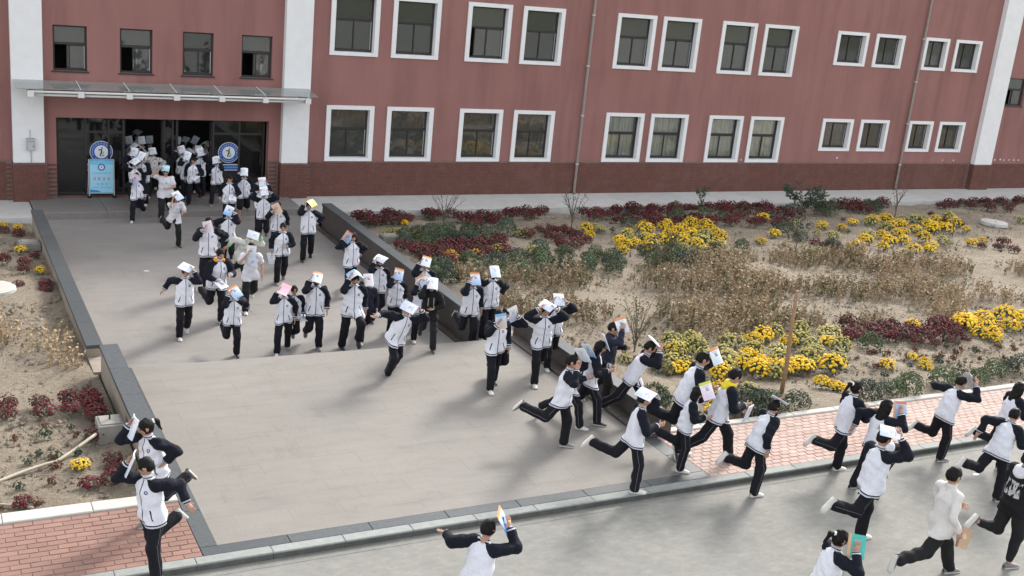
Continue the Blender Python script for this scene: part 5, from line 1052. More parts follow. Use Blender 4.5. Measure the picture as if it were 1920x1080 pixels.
('H3',(6.47,-18.08,0.705),-8,1.59,'walk','face','down',{'lean': 4, 'side': 0, 'twist': 0, 'nod': 10, 'turn': 0},'uniform','short',('face', 'orangelow', 'r'),
 'student in white shoes hiding the face behind a blue book','blue book with orange lower edge hiding a face',{}),
('H4',(6.72,-17.84,0.705),-6,1.50,'jog','down','side',{'lean': 6, 'side': 0, 'twist': 0, 'nod': 10, 'turn': 0},'uniform','short',('side', 'white', 'l'),
 'student almost hidden behind the one in white shoes with the blue book','white book held edge on beside the hidden student',{}),
('H5',(7.49,-18.01,0.705),-16,1.63,'walk','over_wide','over_wide',{'lean': 8, 'side': 0, 'twist': 0, 'nod': 10, 'turn': 0},'uniform','short',('flat', 'white', 'r'),
 'student holding a white book flat with both hands high','white book held flat with both hands',{}),
('H6',(8.14,-17.32,0.705),-16,1.51,'walk','over','over_wide',{'lean': 8, 'side': 0, 'twist': 0, 'nod': 10, 'turn': 0},'uniform','short',('over', 'pale', 'l'),
 'student right behind the one holding a book flat with both hands','pale book directly behind the book held flat with both hands',{}),
('I1',(6.37,-20.81,0.705),55,1.68,'bigkick_m','side','high',{'lean': 6, 'side': 0, 'twist': 0, 'nod': 10, 'turn': 0},'uniform','short',('high', 'white', 'l'),
 'student running right with back leg stretched on the platform','white book upright at the head of the runner with stretched back leg',{}),
('I2',(7.01,-19.97,0.705),50,1.48,'stride','front','high',{'lean': 10, 'side': 0, 'twist': 0, 'nod': 10, 'turn': 0},'uniform','short',('high', 'blue', 'l'),
 'student behind the stretched runner holding up a blue and orange book','blue and orange book between two runners by the low wall',{}),
('I3',(7.44,-19.92,0.705),52,1.57,'walk','front','front',{'lean': 10, 'side': 0, 'twist': 0, 'nod': 10, 'turn': 0},'uniform','bob',('edge', 'white', 'r'),
 'student with wristwatch under a thin book seen edge on','thin white book seen edge on, beside the blue one',{'watch': True}),
('I4',(8.10,-19.39,0.705),45,1.65,'stand','high','front',{'lean': 4, 'side': 0, 'twist': 0, 'nod': 10, 'turn': 0},'dark','short',('high', 'orangewhite', 'r'),
 'student in a dark jacket farthest along the low wall','white book with orange top held up by the one in dark jacket',{}),
('I5',(8.23,-20.06,0.705),55,1.64,'stride_m','over','over',{'lean': 24, 'side': 0, 'twist': 0, 'nod': 10, 'turn': 0},'uniform','short',('flat', 'pinkwhite', 'l'),
 'student leaning forward with both hands up beside the low wall end','pinkish white book on the leaning student before the yellow flowers',{}),
('I6',(6.72,-22.46,0.705),62,1.65,'bigkick','front','over',{'lean': 5, 'side': 0, 'twist': 0, 'nod': 10, 'turn': 0},'uniform','short',('tent', 'white', 'l'),
 'runner in front stepping off the kerb, leg stretched far back','open white book covering the head of the runner at the kerb',{}),
('I7',(8.34,-21.48,0.705),66,1.86,'kick','front','high',{'lean': 18, 'side': 0, 'twist': 0, 'nod': 10, 'turn': 0},'uniform','short',('high', 'orangewhite', 'r'),
 'student running before the yellow flowers, seen from behind','white and orange book in front of the yellow flowers',{}),
('I8',(7.96,-22.08,0.705),52,1.49,'kick','front','high',{'lean': 12, 'side': 0, 'twist': 0, 'nod': 10, 'turn': 0},'uniform','bob',('high', 'yellowwhite', 'r'),
 'runner at the corner of the platform with one shoe kicked up','yellow and white book at the corner of the platform',{}),
('I9',(8.63,-22.05,0.705),62,1.81,'stride_m','front','waist',{'lean': 16, 'side': 0, 'twist': 0, 'nod': 10, 'turn': 0},'uniform','short',('hangf', 'pale', 'r'),
 'bareheaded runner with a yellow collar on the pink pavement','pale blue book carried low by the runner with the yellow collar',{'hood': 'yellow'}),
('I10',(8.72,-22.99,0.600),84,1.64,'kick','down','over',{'lean': 20, 'side': 0, 'twist': 0, 'nod': 10, 'turn': 0},'uniform','short',('flat', 'white', 'l'),
 'runner on the road with thin book pressed on black hair','thin white book on the runner beside the kerb right of the platform',{}),
('J1',(10.73,-22.83,0.600),81,1.70,'bigkick_m','waist','front',{'lean': 7, 'side': 0, 'twist': 0, 'nod': 10, 'turn': 0},'uniform','pony',('waist', 'bluewhite', 'r'),
 'girl with a ponytail running at the kerb with open book before her','open book held low before the girl with the ponytail',{}),
('J2',(10.78,-23.48,0.600),81,1.64,'drive','side','back',{'lean': 8, 'side': 0, 'twist': 0, 'nod': 10, 'turn': 0},'uniform','long',('side2', 'bluered', 'r'),
 'girl with long loose hair running behind the one with folded book','blue picture book beside the girl with long loose hair',{}),
('J3',(9.33,-24.86,0.600),83,1.86,'bigkick_m','over','front',{'lean': 4, 'side': 0, 'twist': 0, 'nod': 10, 'turn': 0},'uniform','short',('tent', 'white', 'r'),
 'runner on the road under a folded open book, back turned','folded open white book on the runner in the road middle',{}),
('J4',(13.07,-22.87,0.600),77,1.61,'kick','high','out',{'lean': 18, 'side': 0, 'twist': 0, 'nod': 10, 'turn': 0},'uniform','short',('shield', 'grey', 'r'),
 'runner bending at the far kerb in front of the green bushes','greyish book held out before the runner near the green bushes',{}),
('J5',(13.93,-23.47,0.600),70,1.64,'kick','front','front',{'lean': 10, 'side': 0, 'twist': 0, 'nod': 10, 'turn': 0},'uniform','long',None,
 'long haired student half cut off at the right picture edge','',{}),
('J6',(12.69,-24.36,0.600),90,1.64,'bigkick','front','back',{'lean': 18, 'side': 0, 'twist': 0, 'nod': 10, 'turn': 0},'uniform','short',None,
 'bareheaded runner in uniform behind the black jacket with white hood','',{}),
('J7',(11.05,-26.01,0.600),82,1.82,'kick','front','front',{'lean': 4, 'side': 0, 'twist': 0, 'nod': 10, 'turn': 0},'hoodprint','short',None,
 'runner in a black jacket with white hood and white back print','',{}),
('J8',(9.59,-26.00,0.600),81,1.86,'leap_m','down','waist',{'lean': 0, 'side': 0, 'twist': 0, 'nod': 10, 'turn': 0},'shirt','short',('low', 'tan', 'r'),
 'bareheaded boy in an untucked white shirt','tan book in the hand of the boy in the white shirt',{}),
('J9',(6.81,-26.65,0.600),71,1.64,'walk','side','front',{'lean': 10, 'side': 0, 'twist': 0, 'nod': 10, 'turn': 0},'uniform','pony',('side2', 'teal', 'r'),
 'ponytailed student at the bottom edge with a teal book','teal book with orange spine at the bottom edge',{}),
('K1',(2.66,-25.27,0.600),112,1.64,'kick','high','out',{'lean': 12, 'side': 0, 'twist': 0, 'nod': 10, 'turn': 0},'uniform','short',('high', 'bluepic', 'r'),
 'man in uniform at the bottom centre with one arm flung out','open blue picture book with orange corner at the bottom centre',{'watch': True}),
('L1',(-0.32,-21.53,0.705),-58,1.64,'kick','over','elbow',{'lean': 14, 'side': 0, 'twist': 0, 'nod': 10, 'turn': -25},'uniform','pony',('shield', 'white', 'r'),
 'girl with ponytail at the left wall end under an open book','open white book on the girl at the left wall end',{}),
('L2',(-0.58,-22.77,0.705),-62,1.66,'kick_m','over','outback',{'lean': 8, 'side': 0, 'twist': 0, 'nod': 10, 'turn': -42},'uniform','short',('shield', 'white', 'r'),
 'boy with glasses at the lower left, one arm swung back','thin white book beside the boy with glasses at the lower left',{'glasses': True})]
# ------------------------------------------------------------------ people: materials
WHITE,NAVY=(.69,.695,.75),(.008,.009,.016)
def uniform_mat():
    m=NT('school_jacket',.85,.2); t=m.vec('tl'); sv=m.attr('sv').outputs['Fac']; wr=m.attr('wr').outputs['Fac']
    ax=m.m('ABSOLUTE',t[0]); front=m.gt(t[1],0.)
    base=m.mix(m.gt(sv,0.),WHITE,NAVY)
    zipl=m.mul(m.mul(m.lt(ax,.0075),front),m.lt(sv,0.)); base=m.mix(zipl,base,(.03,.035,.06))
    # slanted pocket piping
    s=m.m('ADD',m.m('SUBTRACT',ax,.135),m.m('MULTIPLY',m.m('SUBTRACT',t[2],.04),.30))
    pk=m.mul(m.mul(m.lt(m.m('ABSOLUTE',s),.009),m.band(t[2],-.03,.11)),m.mul(front,m.lt(sv,0.))); base=m.mix(pk,base,(.012,.012,.02))
    # round badge on the left breast
    dx=m.m('SUBTRACT',t[0],.080); dz=m.m('SUBTRACT',t[2],.355); r=m.m('SQRT',m.m('ADD',m.mul(dx,dx),m.mul(dz,dz)))
    bd=m.mul(m.mul(m.lt(r,.026),m.gt(r,.010)),m.mul(front,m.lt(sv,0.))); base=m.mix(bd,base,(.06,.08,.20))
    # knitted hem, collar and cuffs
    hem=m.mul(m.lt(t[2],-.092),m.lt(sv,0.)); st=m.mx(m.band(t[2],-.108,-.092),m.lt(t[2],-.127)); base=m.mix(hem,base,m.mix(st,(.50,.51,.56),NAVY))
    rad=m.m('SQRT',m.m('ADD',m.mul(t[0],t[0]),m.mul(t[1],t[1]))); col=m.mul(m.gt(t[2],.505),m.lt(rad,.105)); base=m.mix(col,base,m.mix(m.band(t[2],.52,.532),(.52,.53,.58),NAVY))
    cuff=m.lt(wr,.045); base=m.mix(m.mul(cuff,m.gt(sv,0.)),base,m.mix(m.band(wr,.012,.028),(.48,.49,.54),NAVY))
    m.col(base); m.bump(m.m('ADD',m.noise(11,5,.62,None,(1,1,.55)),m.mul(m.noise(220,2,.5),.03)),.85,.06); return m.mat
def cloth(name,c,rough=.85): 
    return plain(name,c,rough,.10,9,0,.5,11)
MT['uniform']=uniform_mat()
MT['trousers']=None
def trouser_mat():
    m=NT('school_trousers',.85,.2); t=m.vec('tl'); ed=m.attr('sv').outputs['Fac']
    m.col(m.mix(m.lt(m.m('ABSOLUTE',ed),.0035),(.0105,.0105,.0145),(.13,.135,.15))); m.bump(m.noise(10,5,.62,None,(1,1,.5)),.8,.05); return m.mat
MT['trousers']=trouser_mat()
MT['black_cloth']=cloth('black_cloth',(.011,.011,.012)); MT['navy_cloth']=cloth('navy_cloth',(.013,.015,.028)); MT['white_cloth']=cloth('white_cloth',(.56,.56,.59)); MT['shirt_cloth']=cloth('shirt_cloth',(.60,.57,.54)); MT['cream_cloth']=cloth('cream_cloth',(.55,.55,.52))
MT['orange_cloth']=cloth('orange_cloth',(.70,.27,.03)); MT['yellow_cloth']=cloth('yellow_cloth',(.72,.56,.03))
def sweater():
    m=NT('sweater',.9,.2); wr=m.attr('wr').outputs['Fac']; t=m.vec('tl'); c=m.mix(m.lt(wr,.10),(.55,.55,.50),(.22,.50,.25))
    r=m.m('SQRT',m.m('ADD',m.mul(t[0],t[0]),m.m('POWER',m.m('SUBTRACT',t[2],.28),2.))); c=m.mix(m.mul(m.lt(r,.045),m.gt(t[1],0.)),c,(.12,.2,.45)); m.col(c); return m.mat
MT['sweater']=sweater()
def tee():
    m=NT('tee',.85,.2); t=m.vec('tl'); dx=m.m('SUBTRACT',t[0],.02); r=m.m('SQRT',m.m('ADD',m.mul(dx,dx),m.m('POWER',m.m('SUBTRACT',t[2],.33),2.)))
    m.col(m.mix(m.mul(m.lt(r,.04),m.gt(t[1],0.)),(.57,.56,.60),(.30,.42,.58))); return m.mat
MT['tee']=tee()
def hooded():
    m=NT('hooded_jacket',.85,.2); t=m.vec('tl'); f=m.gt(t[1],.0); ax=m.m('ABSOLUTE',t[0])
    lab=m.mul(m.mul(m.band(t[2],.02,.06),m.band(t[0],-.12,-.03)),f); c=m.mix(lab,(.010,.010,.011),(.45,.45,.45))
    c=m.mix(m.mul(m.mul(m.band(ax,.055,.075),m.band(t[2],.20,.40)),f),c,(.30,.27,.22)); m.col(c); return m.mat
MT['hooded']=hooded()
def backprint():
    m=NT('printed_jacket',.85,.2); t=m.vec('tl'); f=m.lt(t[1],0.); area=m.mul(m.mul(m.band(t[2],.12,.34),m.lt(m.m('ABSOLUTE',t[0]),.13)),f)
    x=m.n('ShaderNodeCombineXYZ'); m.put(x.inputs[0],m.m('MULTIPLY',t[0],26.)); m.put(x.inputs[2],m.m('MULTIPLY',t[2],6.))
    no=m.n('ShaderNodeTexNoise'); m.t.links.new(x.outputs[0],no.inputs['Vector']); no.inputs['Scale'].default_value=1.; no.inputs['Detail'].default_value=2
    w=m.mul(area,m.gt(no.outputs[0],.47)); m.col(m.mix(w,(.010,.010,.011),(.40,.40,.40))); return m.mat
MT['backprint']=backprint()
def pattern():
    m=NT('patterned_jacket',.85,.2); m.col(m.ramp(m.noise(22,1,.3),[(.60,(.62,.60,.58)),(.66,(.10,.10,.11))])); return m.mat
MT['pattern']=pattern()
def hairm():
    m=NT('hair',.6,.16); m.col(m.ramp(m.noise(30,3,.6,None,(1,1,.3)),[(.3,(.004,.0035,.0035)),(.7,(.011,.009,.008))])); m.bump(m.noise(90,2,.6,None,(1,1,.25)),.4); return m.mat
MT['hair']=hairm()
def skin(name,mask=None):
    m=NT(name,.6,.3); h=m.vec('hd'); f=m.gt(h[1],.02); ax=m.m('ABSOLUTE',h[0])
    v=m.m('MULTIPLY_ADD',m.rnd(),.25,.88); base=m.ramp(m.noise(16,3),[(.3,(.36,.20,.135)),(.7,(.43,.25,.175))])
    ex=m.m('SUBTRACT',ax,.031); ez=m.m('SUBTRACT',h[2],.012)
    e=m.m('SQRT',m.m('ADD',m.m('POWER',m.m('DIVIDE',ex,.016),2.),m.m('POWER',m.m('DIVIDE',ez,.008),2.)))
    c=m.mix(m.mul(m.lt(e,1.),f),base,(.03,.02,.018))
    br=m.mul(m.mul(m.band(h[2],.028,.036),m.band(ax,.014,.050)),f); c=m.mix(br,c,(.03,.02,.018))
    lp=m.mul(m.mul(m.band(h[2],-.064,-.048),m.lt(ax,.024)),f); c=m.mix(lp,c,(.30,.10,.085))
    if mask: c=m.mix(m.mul(m.mul(m.band(h[2],-.12,-.008),m.gt(h[1],.012)),m.lt(ax,.5)),c,mask)
    m.col(c); m.b.inputs['Subsurface Weight'].default_value=0; return m.mat
MT['skin']=skin('skin'); MT['skin_black']=skin('skin_with_black_mask',(.012,.012,.013)); MT['skin_skin']=skin('skin_with_orange_mask',(.50,.22,.09))
MT['shoe_white']=plain('shoe_white',(.60,.58,.54),.6,.1); MT['shoe_dark']=plain('shoe_dark',(.022,.022,.024),.6,.1); MT['shoe_grey']=plain('shoe_grey',(.16,.155,.15),.6,.1); MT['sole']=plain('sole',(.55,.54,.50),.7,.1); MT['shoe_tan']=plain('shoe_tan',(.48,.36,.22),.6,.1)
# ------------------------------------------------------------------ people: signed distance surfaces
class Grid:
    def __init__(s,lo,hi,dx):
        s.o=np.floor(np.array(lo)/dx)*dx-2*dx; s.n=np.ceil((np.array(hi)-s.o)/dx).astype(int)+3; s.dx=dx; s.D=np.full(s.n,1.,np.float32)
    def sub(s,lo,hi):
        a=np.clip(((np.array(lo)-s.o)/s.dx).astype(int)-1,0,s.n-1); b=np.clip(((np.array(hi)-s.o)/s.dx).astype(int)+3,1,s.n)
        ax=[s.o[i]+s.dx*np.arange(a[i],b[i]) for i in range(3)]
        return tuple(slice(a[i],b[i]) for i in range(3)),(ax[0][:,None,None],ax[1][None,:,None],ax[2][None,None,:])
    def put(s,sl,d,k):
        A=s.D[sl]; 
        if k<=0: s.D[sl]=np.minimum(A,d); return
        h=np.clip(.5+.5*(d-A)/k,0,1); s.D[sl]=d*(1-h)+A*h-k*h*(1-h)
    def cap(s,a,b,ra,rb,k=.02):
        m=max(ra,rb)+.05; sl,P=s.sub(np.minimum(a,b)-m,np.maximum(a,b)+m); s.put(sl,cap_d(P,a,b,ra,rb),k)
    def capcut(s,a,b,ra,rb,o,up,k):
        m=max(ra,rb)+.05; sl,P=s.sub(np.minimum(a,b)-m,np.maximum(a,b)+m); pl=(o[0]-P[0])*up[0]+(o[1]-P[1])*up[1]+(o[2]-P[2])*up[2]; s.put(sl,np.maximum(cap_d(P,a,b,ra,rb),pl),k)
    def ell(s,c,ax,r,k=.02):
        m=max(r)*1.25+.04; sl,P=s.sub(c-m,c+m); s.put(sl,ell_d(P,c,ax,r),k)
    def loft(s,o,ax,zs,ws,ds,k=.03):
        m=max(max(ws),max(ds))+.05; e0,e1=o+ax[2]*zs[0],o+ax[2]*zs[-1]; sl,P=s.sub(np.minimum(e0,e1)-m,np.maximum(e0,e1)+m); s.put(sl,loft_d(P,o,ax,zs,ws,ds),k)
    def cut(s,c,ax,r):
        m=max(r)*1.2+.02; sl,P=s.sub(c-m,c+m); s.D[sl]=np.maximum(s.D[sl],-ell_d(P,c,ax,r))
    def wrinkle(s,amp,rr,f0=22,f1=48):
        X=[s.o[i]+s.dx*np.arange(s.n[i]) for i in range(3)]; P=(X[0][:,None,None],X[1][None,:,None],X[2][None,None,:]); w=0
        for q in range(4):
            d=rr.normal(size=3); d/=np.linalg.norm(d); f=rr.uniform(f0,f1); w=w+np.sin(f*(P[0]*d[0]+P[1]*d[1]+P[2]*d[2])+rr.uniform(0,6))
        s.D+=(amp*.5*w).astype(np.float32)
    def surf(s):
        D=s.D; I=D<0; n=np.array(D.shape); c=np.zeros(n-1,np.int8)
        for i in(0,1):
            for j in(0,1):
                for k in(0,1): c+=I[i:n[0]-1+i,j:n[1]-1+j,k:n[2]-1+k]
        m=(c>0)&(c<8); ijk=np.argwhere(m); idx=np.full(n-1,-1,np.int32); idx[m]=np.arange(len(ijk))
        acc=np.zeros((len(ijk),3)); cnt=np.zeros(len(ijk))
        C=[(i,j,k) for i in(0,1) for j in(0,1) for k in(0,1)]; val={q:D[ijk[:,0]+q[0],ijk[:,1]+q[1],ijk[:,2]+q[2]] for q in C}
        for p in C:
            for a in range(3):
                if p[a]==0:
                    q=tuple(1 if i==a else p[i] for i in range(3)); va,vb=val[p],val[q]; x=(va<0)!=(vb<0)
                    t=np.where(x,va/np.where(x,va-vb,1),0); pt=np.tile(np.array(p,float),(len(ijk),1)); pt[:,a]+=t; acc+=pt*x[:,None]; cnt+=x
        V=s.o+s.dx*(ijk+acc/cnt[:,None]); Q=[]
        for a in range(3):
            u,v=(a+1)%3,(a+2)%3; sa=[slice(None)]*3; sb=[slice(None)]*3; sa[a]=slice(0,-1); sb[a]=slice(1,None)
            A,B=I[tuple(sa)],I[tuple(sb)]; e=np.argwhere(A!=B); e=e[(e[:,u]>0)&(e[:,v]>0)&(e[:,u]<n[u]-1)&(e[:,v]<n[v]-1)]
            if not len(e): continue
            def g(du,dv): w=e.copy(); w[:,u]-=du; w[:,v]-=dv; return idx[w[:,0],w[:,1],w[:,2]]
            q=np.stack([g(1,1),g(0,1),g(0,0),g(1,0)],1); f=~A[e[:,0],e[:,1],e[:,2]]; q[f]=q[f][:,::-1]; Q.append(q)
        Q=np.concatenate(Q); return V,Q[(Q>=0).all(1)]
def cap_d(P,a,b,ra,rb):
    ab=b-a; L=float(ab@ab)+1e-9; t=np.clip(((P[0]-a[0])*ab[0]+(P[1]-a[1])*ab[1]+(P[2]-a[2])*ab[2])/L,0,1)
    return np.sqrt((P[0]-a[0]-t*ab[0])**2+(P[1]-a[1]-t*ab[1])**2+(P[2]-a[2]-t*ab[2])**2)-(ra+(rb-ra)*t)
def loc3(P,o,ax): return [(P[0]-o[0])*e[0]+(P[1]-o[1])*e[1]+(P[2]-o[2])*e[2] for e in ax]
def ell_d(P,c,ax,r):
    l=loc3(P,c,ax); k0=np.sqrt((l[0]/r[0])**2+(l[1]/r[1])**2+(l[2]/r[2])**2); return (k0-1)*min(r)
def loft_d(P,o,ax,zs,ws,ds):
    l=loc3(P,o,ax); w=np.interp(l[2],zs,ws); d=np.interp(l[2],zs,ds); e=np.sqrt((l[0]/w)**2+(l[1]/d)**2); q=(e-1)*np.minimum(w,d)
    return np.maximum(q,np.maximum(l[2]-zs[-1],zs[0]-l[2]))
def sdf_mesh(name,g,mats): V,Q=g.surf(); return fastmesh(name,V,Q,mats),V
HEADME={}
def head_geo():
    nr,nc=16,22; V=[];H=[];Q=[]
    for i in range(nr+1):
        th=math.pi*i/nr; z=math.cos(th); r=math.sin(th)
        for j in range(nc):
            ph=2*math.pi*j/nc; x=r*math.sin(ph); y=r*math.cos(ph)     # y: forward
            jaw=max(0,-z); X=x*.077*(1-.28*jaw**1.5); Y=y*(.094 if y>0 else .100)*(1-.20*jaw*(y<0)); Zz=z*.118
            if y>0:
                g=lambda cx,cz,sx,sz: math.exp(-((X-cx)/sx)**2-((Zz-cz)/sz)**2)
                Y+=.022*g(0,-.018,.014,.020)+.008*g(0,.0,.010,.03)-.009*g(.031,.012,.018,.013)-.009*g(-.031,.012,.018,.013)+.005*g(0,-.056,.022,.012)+.008*g(0,-.095,.03,.02)
            if abs(abs(ph-math.pi)-math.pi/2)<.2 and abs(Zz+.005)<.03: X*=1.18
            V.append((X,Y,Zz)); H.append((X,Y,Zz))
    for i in range(nr):
        for j in range(nc): Q.append((i*nc+j,(i+1)*nc+j,(i+1)*nc+(j+1)%nc,i*nc+(j+1)%nc))
    return np.array(V),np.array(Q)
HV,HQ=head_geo()
def finger(V,Q,a,d,n,L,r,bend):
    side=np.cross(d,n); P=[a]; dd=d
    for s,f in ((.45,1),(.30,1.),(.25,.8)): P.append(P[-1]+dd*L*s); dd=vnorm(dd*math.cos(bend*f)+n*math.sin(bend*f))
    rs=[r,r*.98,r*.88,r*.6]; k0=len(V); dd=d
    for i,p in enumerate(P):
        e=vnorm(P[min(i+1,3)]-P[max(i-1,0)]); u=side; w=np.cross(u,e)
        for j in range(5): t=2*math.pi*j/5; V.append(p+rs[i]*(math.cos(t)*u+math.sin(t)*w))
    for i in range(3):
        for j in range(5): Q.append((k0+i*5+j,k0+i*5+(j+1)%5,k0+i*5+5+(j+1)%5,k0+i*5+5+j))
    Q.append((k0+15,k0+16,k0+17,k0+18)); Q.append((k0+15,k0+18,k0+19,k0+15+0)) if False else Q.append((k0+18,k0+19,k0+15,k0+15+3))
def shoe(ank,toe,sole,k,upper):
    side=np.cross(toe,sole); V=[];Q=[];MI=[]
    for (f,w,h0,h1) in ((-.075,.026,.0,.055),(-.06,.036,0,.085),(-.02,.038,0,.088),(.04,.040,0,.080),(.09,.044,0,.062),(.14,.046,0,.050),(.175,.038,.006,.040),(.195,.018,.014,.030)):
        f,w,h0,h1=f*k,w*k,h0*k,h1*k; c=ank+toe*f+sole*.085*k; s0=.022*k
        for (x,h) in ((-w,h0),(-w*1.05,max(h0,min(s0,h1*.8))),(-w*.85,h1*.72),(-w*.45,h1),(w*.45,h1),(w*.85,h1*.72),(w*1.05,max(h0,min(s0,h1*.8))),(w,h0)): V.append(c+side*x-sole*h)
    for i in range(7):
        for j in range(8): Q.append((i*8+j,i*8+(j+1)%8,i*8+8+(j+1)%8,i*8+8+j)); MI.append(1 if j in(0,6,7) else 0)
    for o in(0,56):
        for j in range(1,7,2): Q.append((o,o+j,o+j+1,o+j+2 if j+2<8 else o)) if j+2<8 else None; 
        MI+= [0]*3
    MI=MI[:len(Q)]+[0]*(len(Q)-len(MI)); return fastmesh('shoe',V,Q,[upper,'sole'],True,MI)
def person(spec):
    key,loc,hd,h,legs,ar,al,kw,kit,hairk,book,label,bl,ex=spec
    J=skeleton(h,legs,ar,al,**kw); k=J['k']; rr=np.random.default_rng(abs(sum(ord(c)*(i+3) for i,c in enumerate(key)))*7+int(h*100))
    fat=ex.get('fat',1.)
    up,lf,fw=J['up'],J['left'],J['fwd']; pel,neck,head=J['pelvis'],J['neck'],J['head']; A=(lf,fw,up); HA=(J['hl'],J['hf'],J['hu'])
    root=thing('person',label,'person',loc,None,None,math.radians(hd))
    pts=np.array([J[q] for q in J if isinstance(J[q],np.ndarray) and q not in('up','left','fwd','hu','hl','hf') and q[:3] not in('toe','sol','hd_')])
    # body: one continuous skin surface, the head and the fingers grown on it
    g=Grid(pts.min(0)-.13,pts.max(0)+.13,.024)
    g.loft(pel,A,[-.12*k,0,.2*k,.38*k,.46*k],[.12*k*fat,.135*k*fat,.115*k*fat,.135*k*fat,.09*k],[.085*k*fat,.09*k*fat,.08*k*fat,.085*k*fat,.06*k],.02)
    g.cap(neck-up*.06*k,head-HA[2]*.03*k+HA[1]*-.01*k,.055*k,.050*k,.03)
    for s in 'rl':
        bare=kit=='tee'
        g.cap(J['sh_'+s],J['el_'+s],.046*k,.038*k,.03); g.cap(J['el_'+s],J['wr_'+s],.037*k,.025*k,.015)
        if bare: pass
        g.cap(J['hip_'+s],J['knee_'+s],.072*k,.05*k,.03); g.cap(J['knee_'+s],J['ank_'+s],.048*k,.036*k,.02)
    V,Q=g.surf(); V=list(V); Q=[tuple(q) for q in Q]; nb=len(V)
    for s,sg in (('r',-1),('l',1)):
        w,d=J['wr_'+s],J['hd_'+s]; fore=vnorm(w-J['el_'+s]); d=vnorm(d*.7+fore*.5)
        holding=(book and book[2]==s); n=vnorm(np.cross(d,np.cross(fw if abs(d@fw)<.9 else up,d))); n=n if (holding or True) else -n
        pal=lf*(-sg); n=vnorm(pal-d*(pal@d)) if abs(pal@d)<.85 else vnorm(up-d*(up@d)); e=np.cross(d,n); k0=len(V)
        for i,(f,ww,tt) in enumerate(((-.02,.024,.020),(.02,.034,.018),(.06,.041,.015),(.092,.038,.012))):
            for j in range(8): t=2*math.pi*j/8; V.append(w+d*f*k+e*ww*k*math.cos(t)+n*tt*k*math.sin(t))
        for i in range(3):
            for j in range(8): Q.append((k0+i*8+j,k0+i*8+(j+1)%8,k0+i*8+8+(j+1)%8,k0+i*8+8+j))
        Q.append((k0+24,k0+25,k0+26,k0+27)); Q.append((k0+27,k0+28,k0+29,k0+24)); Q.append((k0+29,k0+30,k0+31,k0+24))
        for i,L in enumerate((.072,.082,.076,.058)):
            finger(V,Q,w+d*.085*k+e*(.030-.020*i)*k,vnorm(d+e*(.10-.07*i)),n,L*k,.0088*k,.35 if holding else .28+.05*i)
        finger(V,Q,w+d*.02*k+e*.034*k,vnorm(d*.75+e*.65+n*.2),vnorm(n-e*.5),.066*k,.0105*k,.3)
    nh=len(V); Hw=head+k*(HV[:,0:1]*HA[0]+HV[:,1:2]*HA[1]+HV[:,2:3]*HA[2]); V=np.concatenate([np.array(V),Hw]); Q=np.concatenate([np.array(Q),HQ+nh])
    hdv=np.full((len(V),3),-9.); hdv[nh:]=HV
    sk={'black':'skin_black','skin':'skin_skin'}.get(ex.get('mask'),'skin')
    me=fastmesh('body',V,Q,sk); 
    if len(me.vertices)==len(V): setattrs(me,hd=hdv)
    link('body',me,root)
    # hair
    hc=head+HA[2]*.012*k-HA[1]*.012*k; g=Grid(head-.42*k*np.ones(3) if hairk in('long','pony') else head-.2*k,head+.2*k,.0125)
    g.ell(hc,HA,(.088*k,.106*k,.122*k),0)
    if hairk in('bob','long'):
        for a in range(-4,5):
            t=a*.42; o=head+HA[0]*.082*k*math.sin(t)-HA[1]*.075*k*math.cos(t)*1.1
            g.cap(o+HA[2]*.02*k,o-HA[2]*(.13 if hairk=='bob' else .24)*k,.032*k,.026*k,.02)
    if hairk=='pony':
        b0=head-HA[1]*.115*k+HA[2]*.05*k; b1=b0-HA[1]*.05*k-HA[2]*.02*k; b2=b0-HA[1]*.07*k-HA[2]*.17*k+HA[0]*.03*k; g.cap(b0,b1,.026*k,.034*k,.02); g.cap(b1,b2,.036*k,.012*k,.02)
    cut=.048 if hairk=='short' else .040
    g.cut(head+HA[1]*.085*k-HA[2]*.035*k,HA,(.068*k,.075*k,(.035+cut)*k)); 
    if hairk=='short':
        g.cut(head-HA[2]*.135*k,HA,(.2*k,.2*k,.085*k)); g.cut(head+HA[1]*.03*k-HA[2]*.06*k,HA,(.12*k,.06*k,.055*k))
    else: g.cut(head+HA[1]*.10*k-HA[2]*.12*k,HA,(.10*k,.09*k,.10*k))
    g.wrinkle(.004,rr,50,120)
    m,_=sdf_mesh('hair',g,'hair'); link('hair',m,root)
    if hairk=='pony':
        q=MB(); c=head-HA[1]*.118*k+HA[2]*.05*k; q.tube([c+HA[1]*.012,c-HA[1]*.014],.036*k,8); q.build('hair_band','litter',root)
    # jacket, shirt or sweater
    short=kit=='tee'; g=Grid(pts.min(0)-.17,pts.max(0)+.17,.0165)
    wz={'shirt':-.145,'tee':-.13}.get(kit,-.145)*k; F=fat
    zs=[wz,wz+.05*k,wz+.095*k,.18*k,.34*k,.43*k,.485*k]
    if kit in('tee','shirt'): ws=[.180,.178,.172,.160,.170,.135,.07]; ds=[.130,.128,.125,.118,.118,.09,.06]
    else: ws=[.166,.170,.200,.193,.190,.150,.078]; ds=[.120,.124,.152,.145,.136,.100,.066]
    ws=[w*k*F for w in ws]; ds=[d*k*F for d in ds]
    g.loft(pel,A,zs,ws,ds,.02); sl=[]
    for s in 'rl':
        hp,kn=J['hip_'+s],J['knee_'+s]; g.capcut(hp,hp+(kn-hp)*.48,.122*k*F,.124*k*F,pel+up*wz,up,.03)
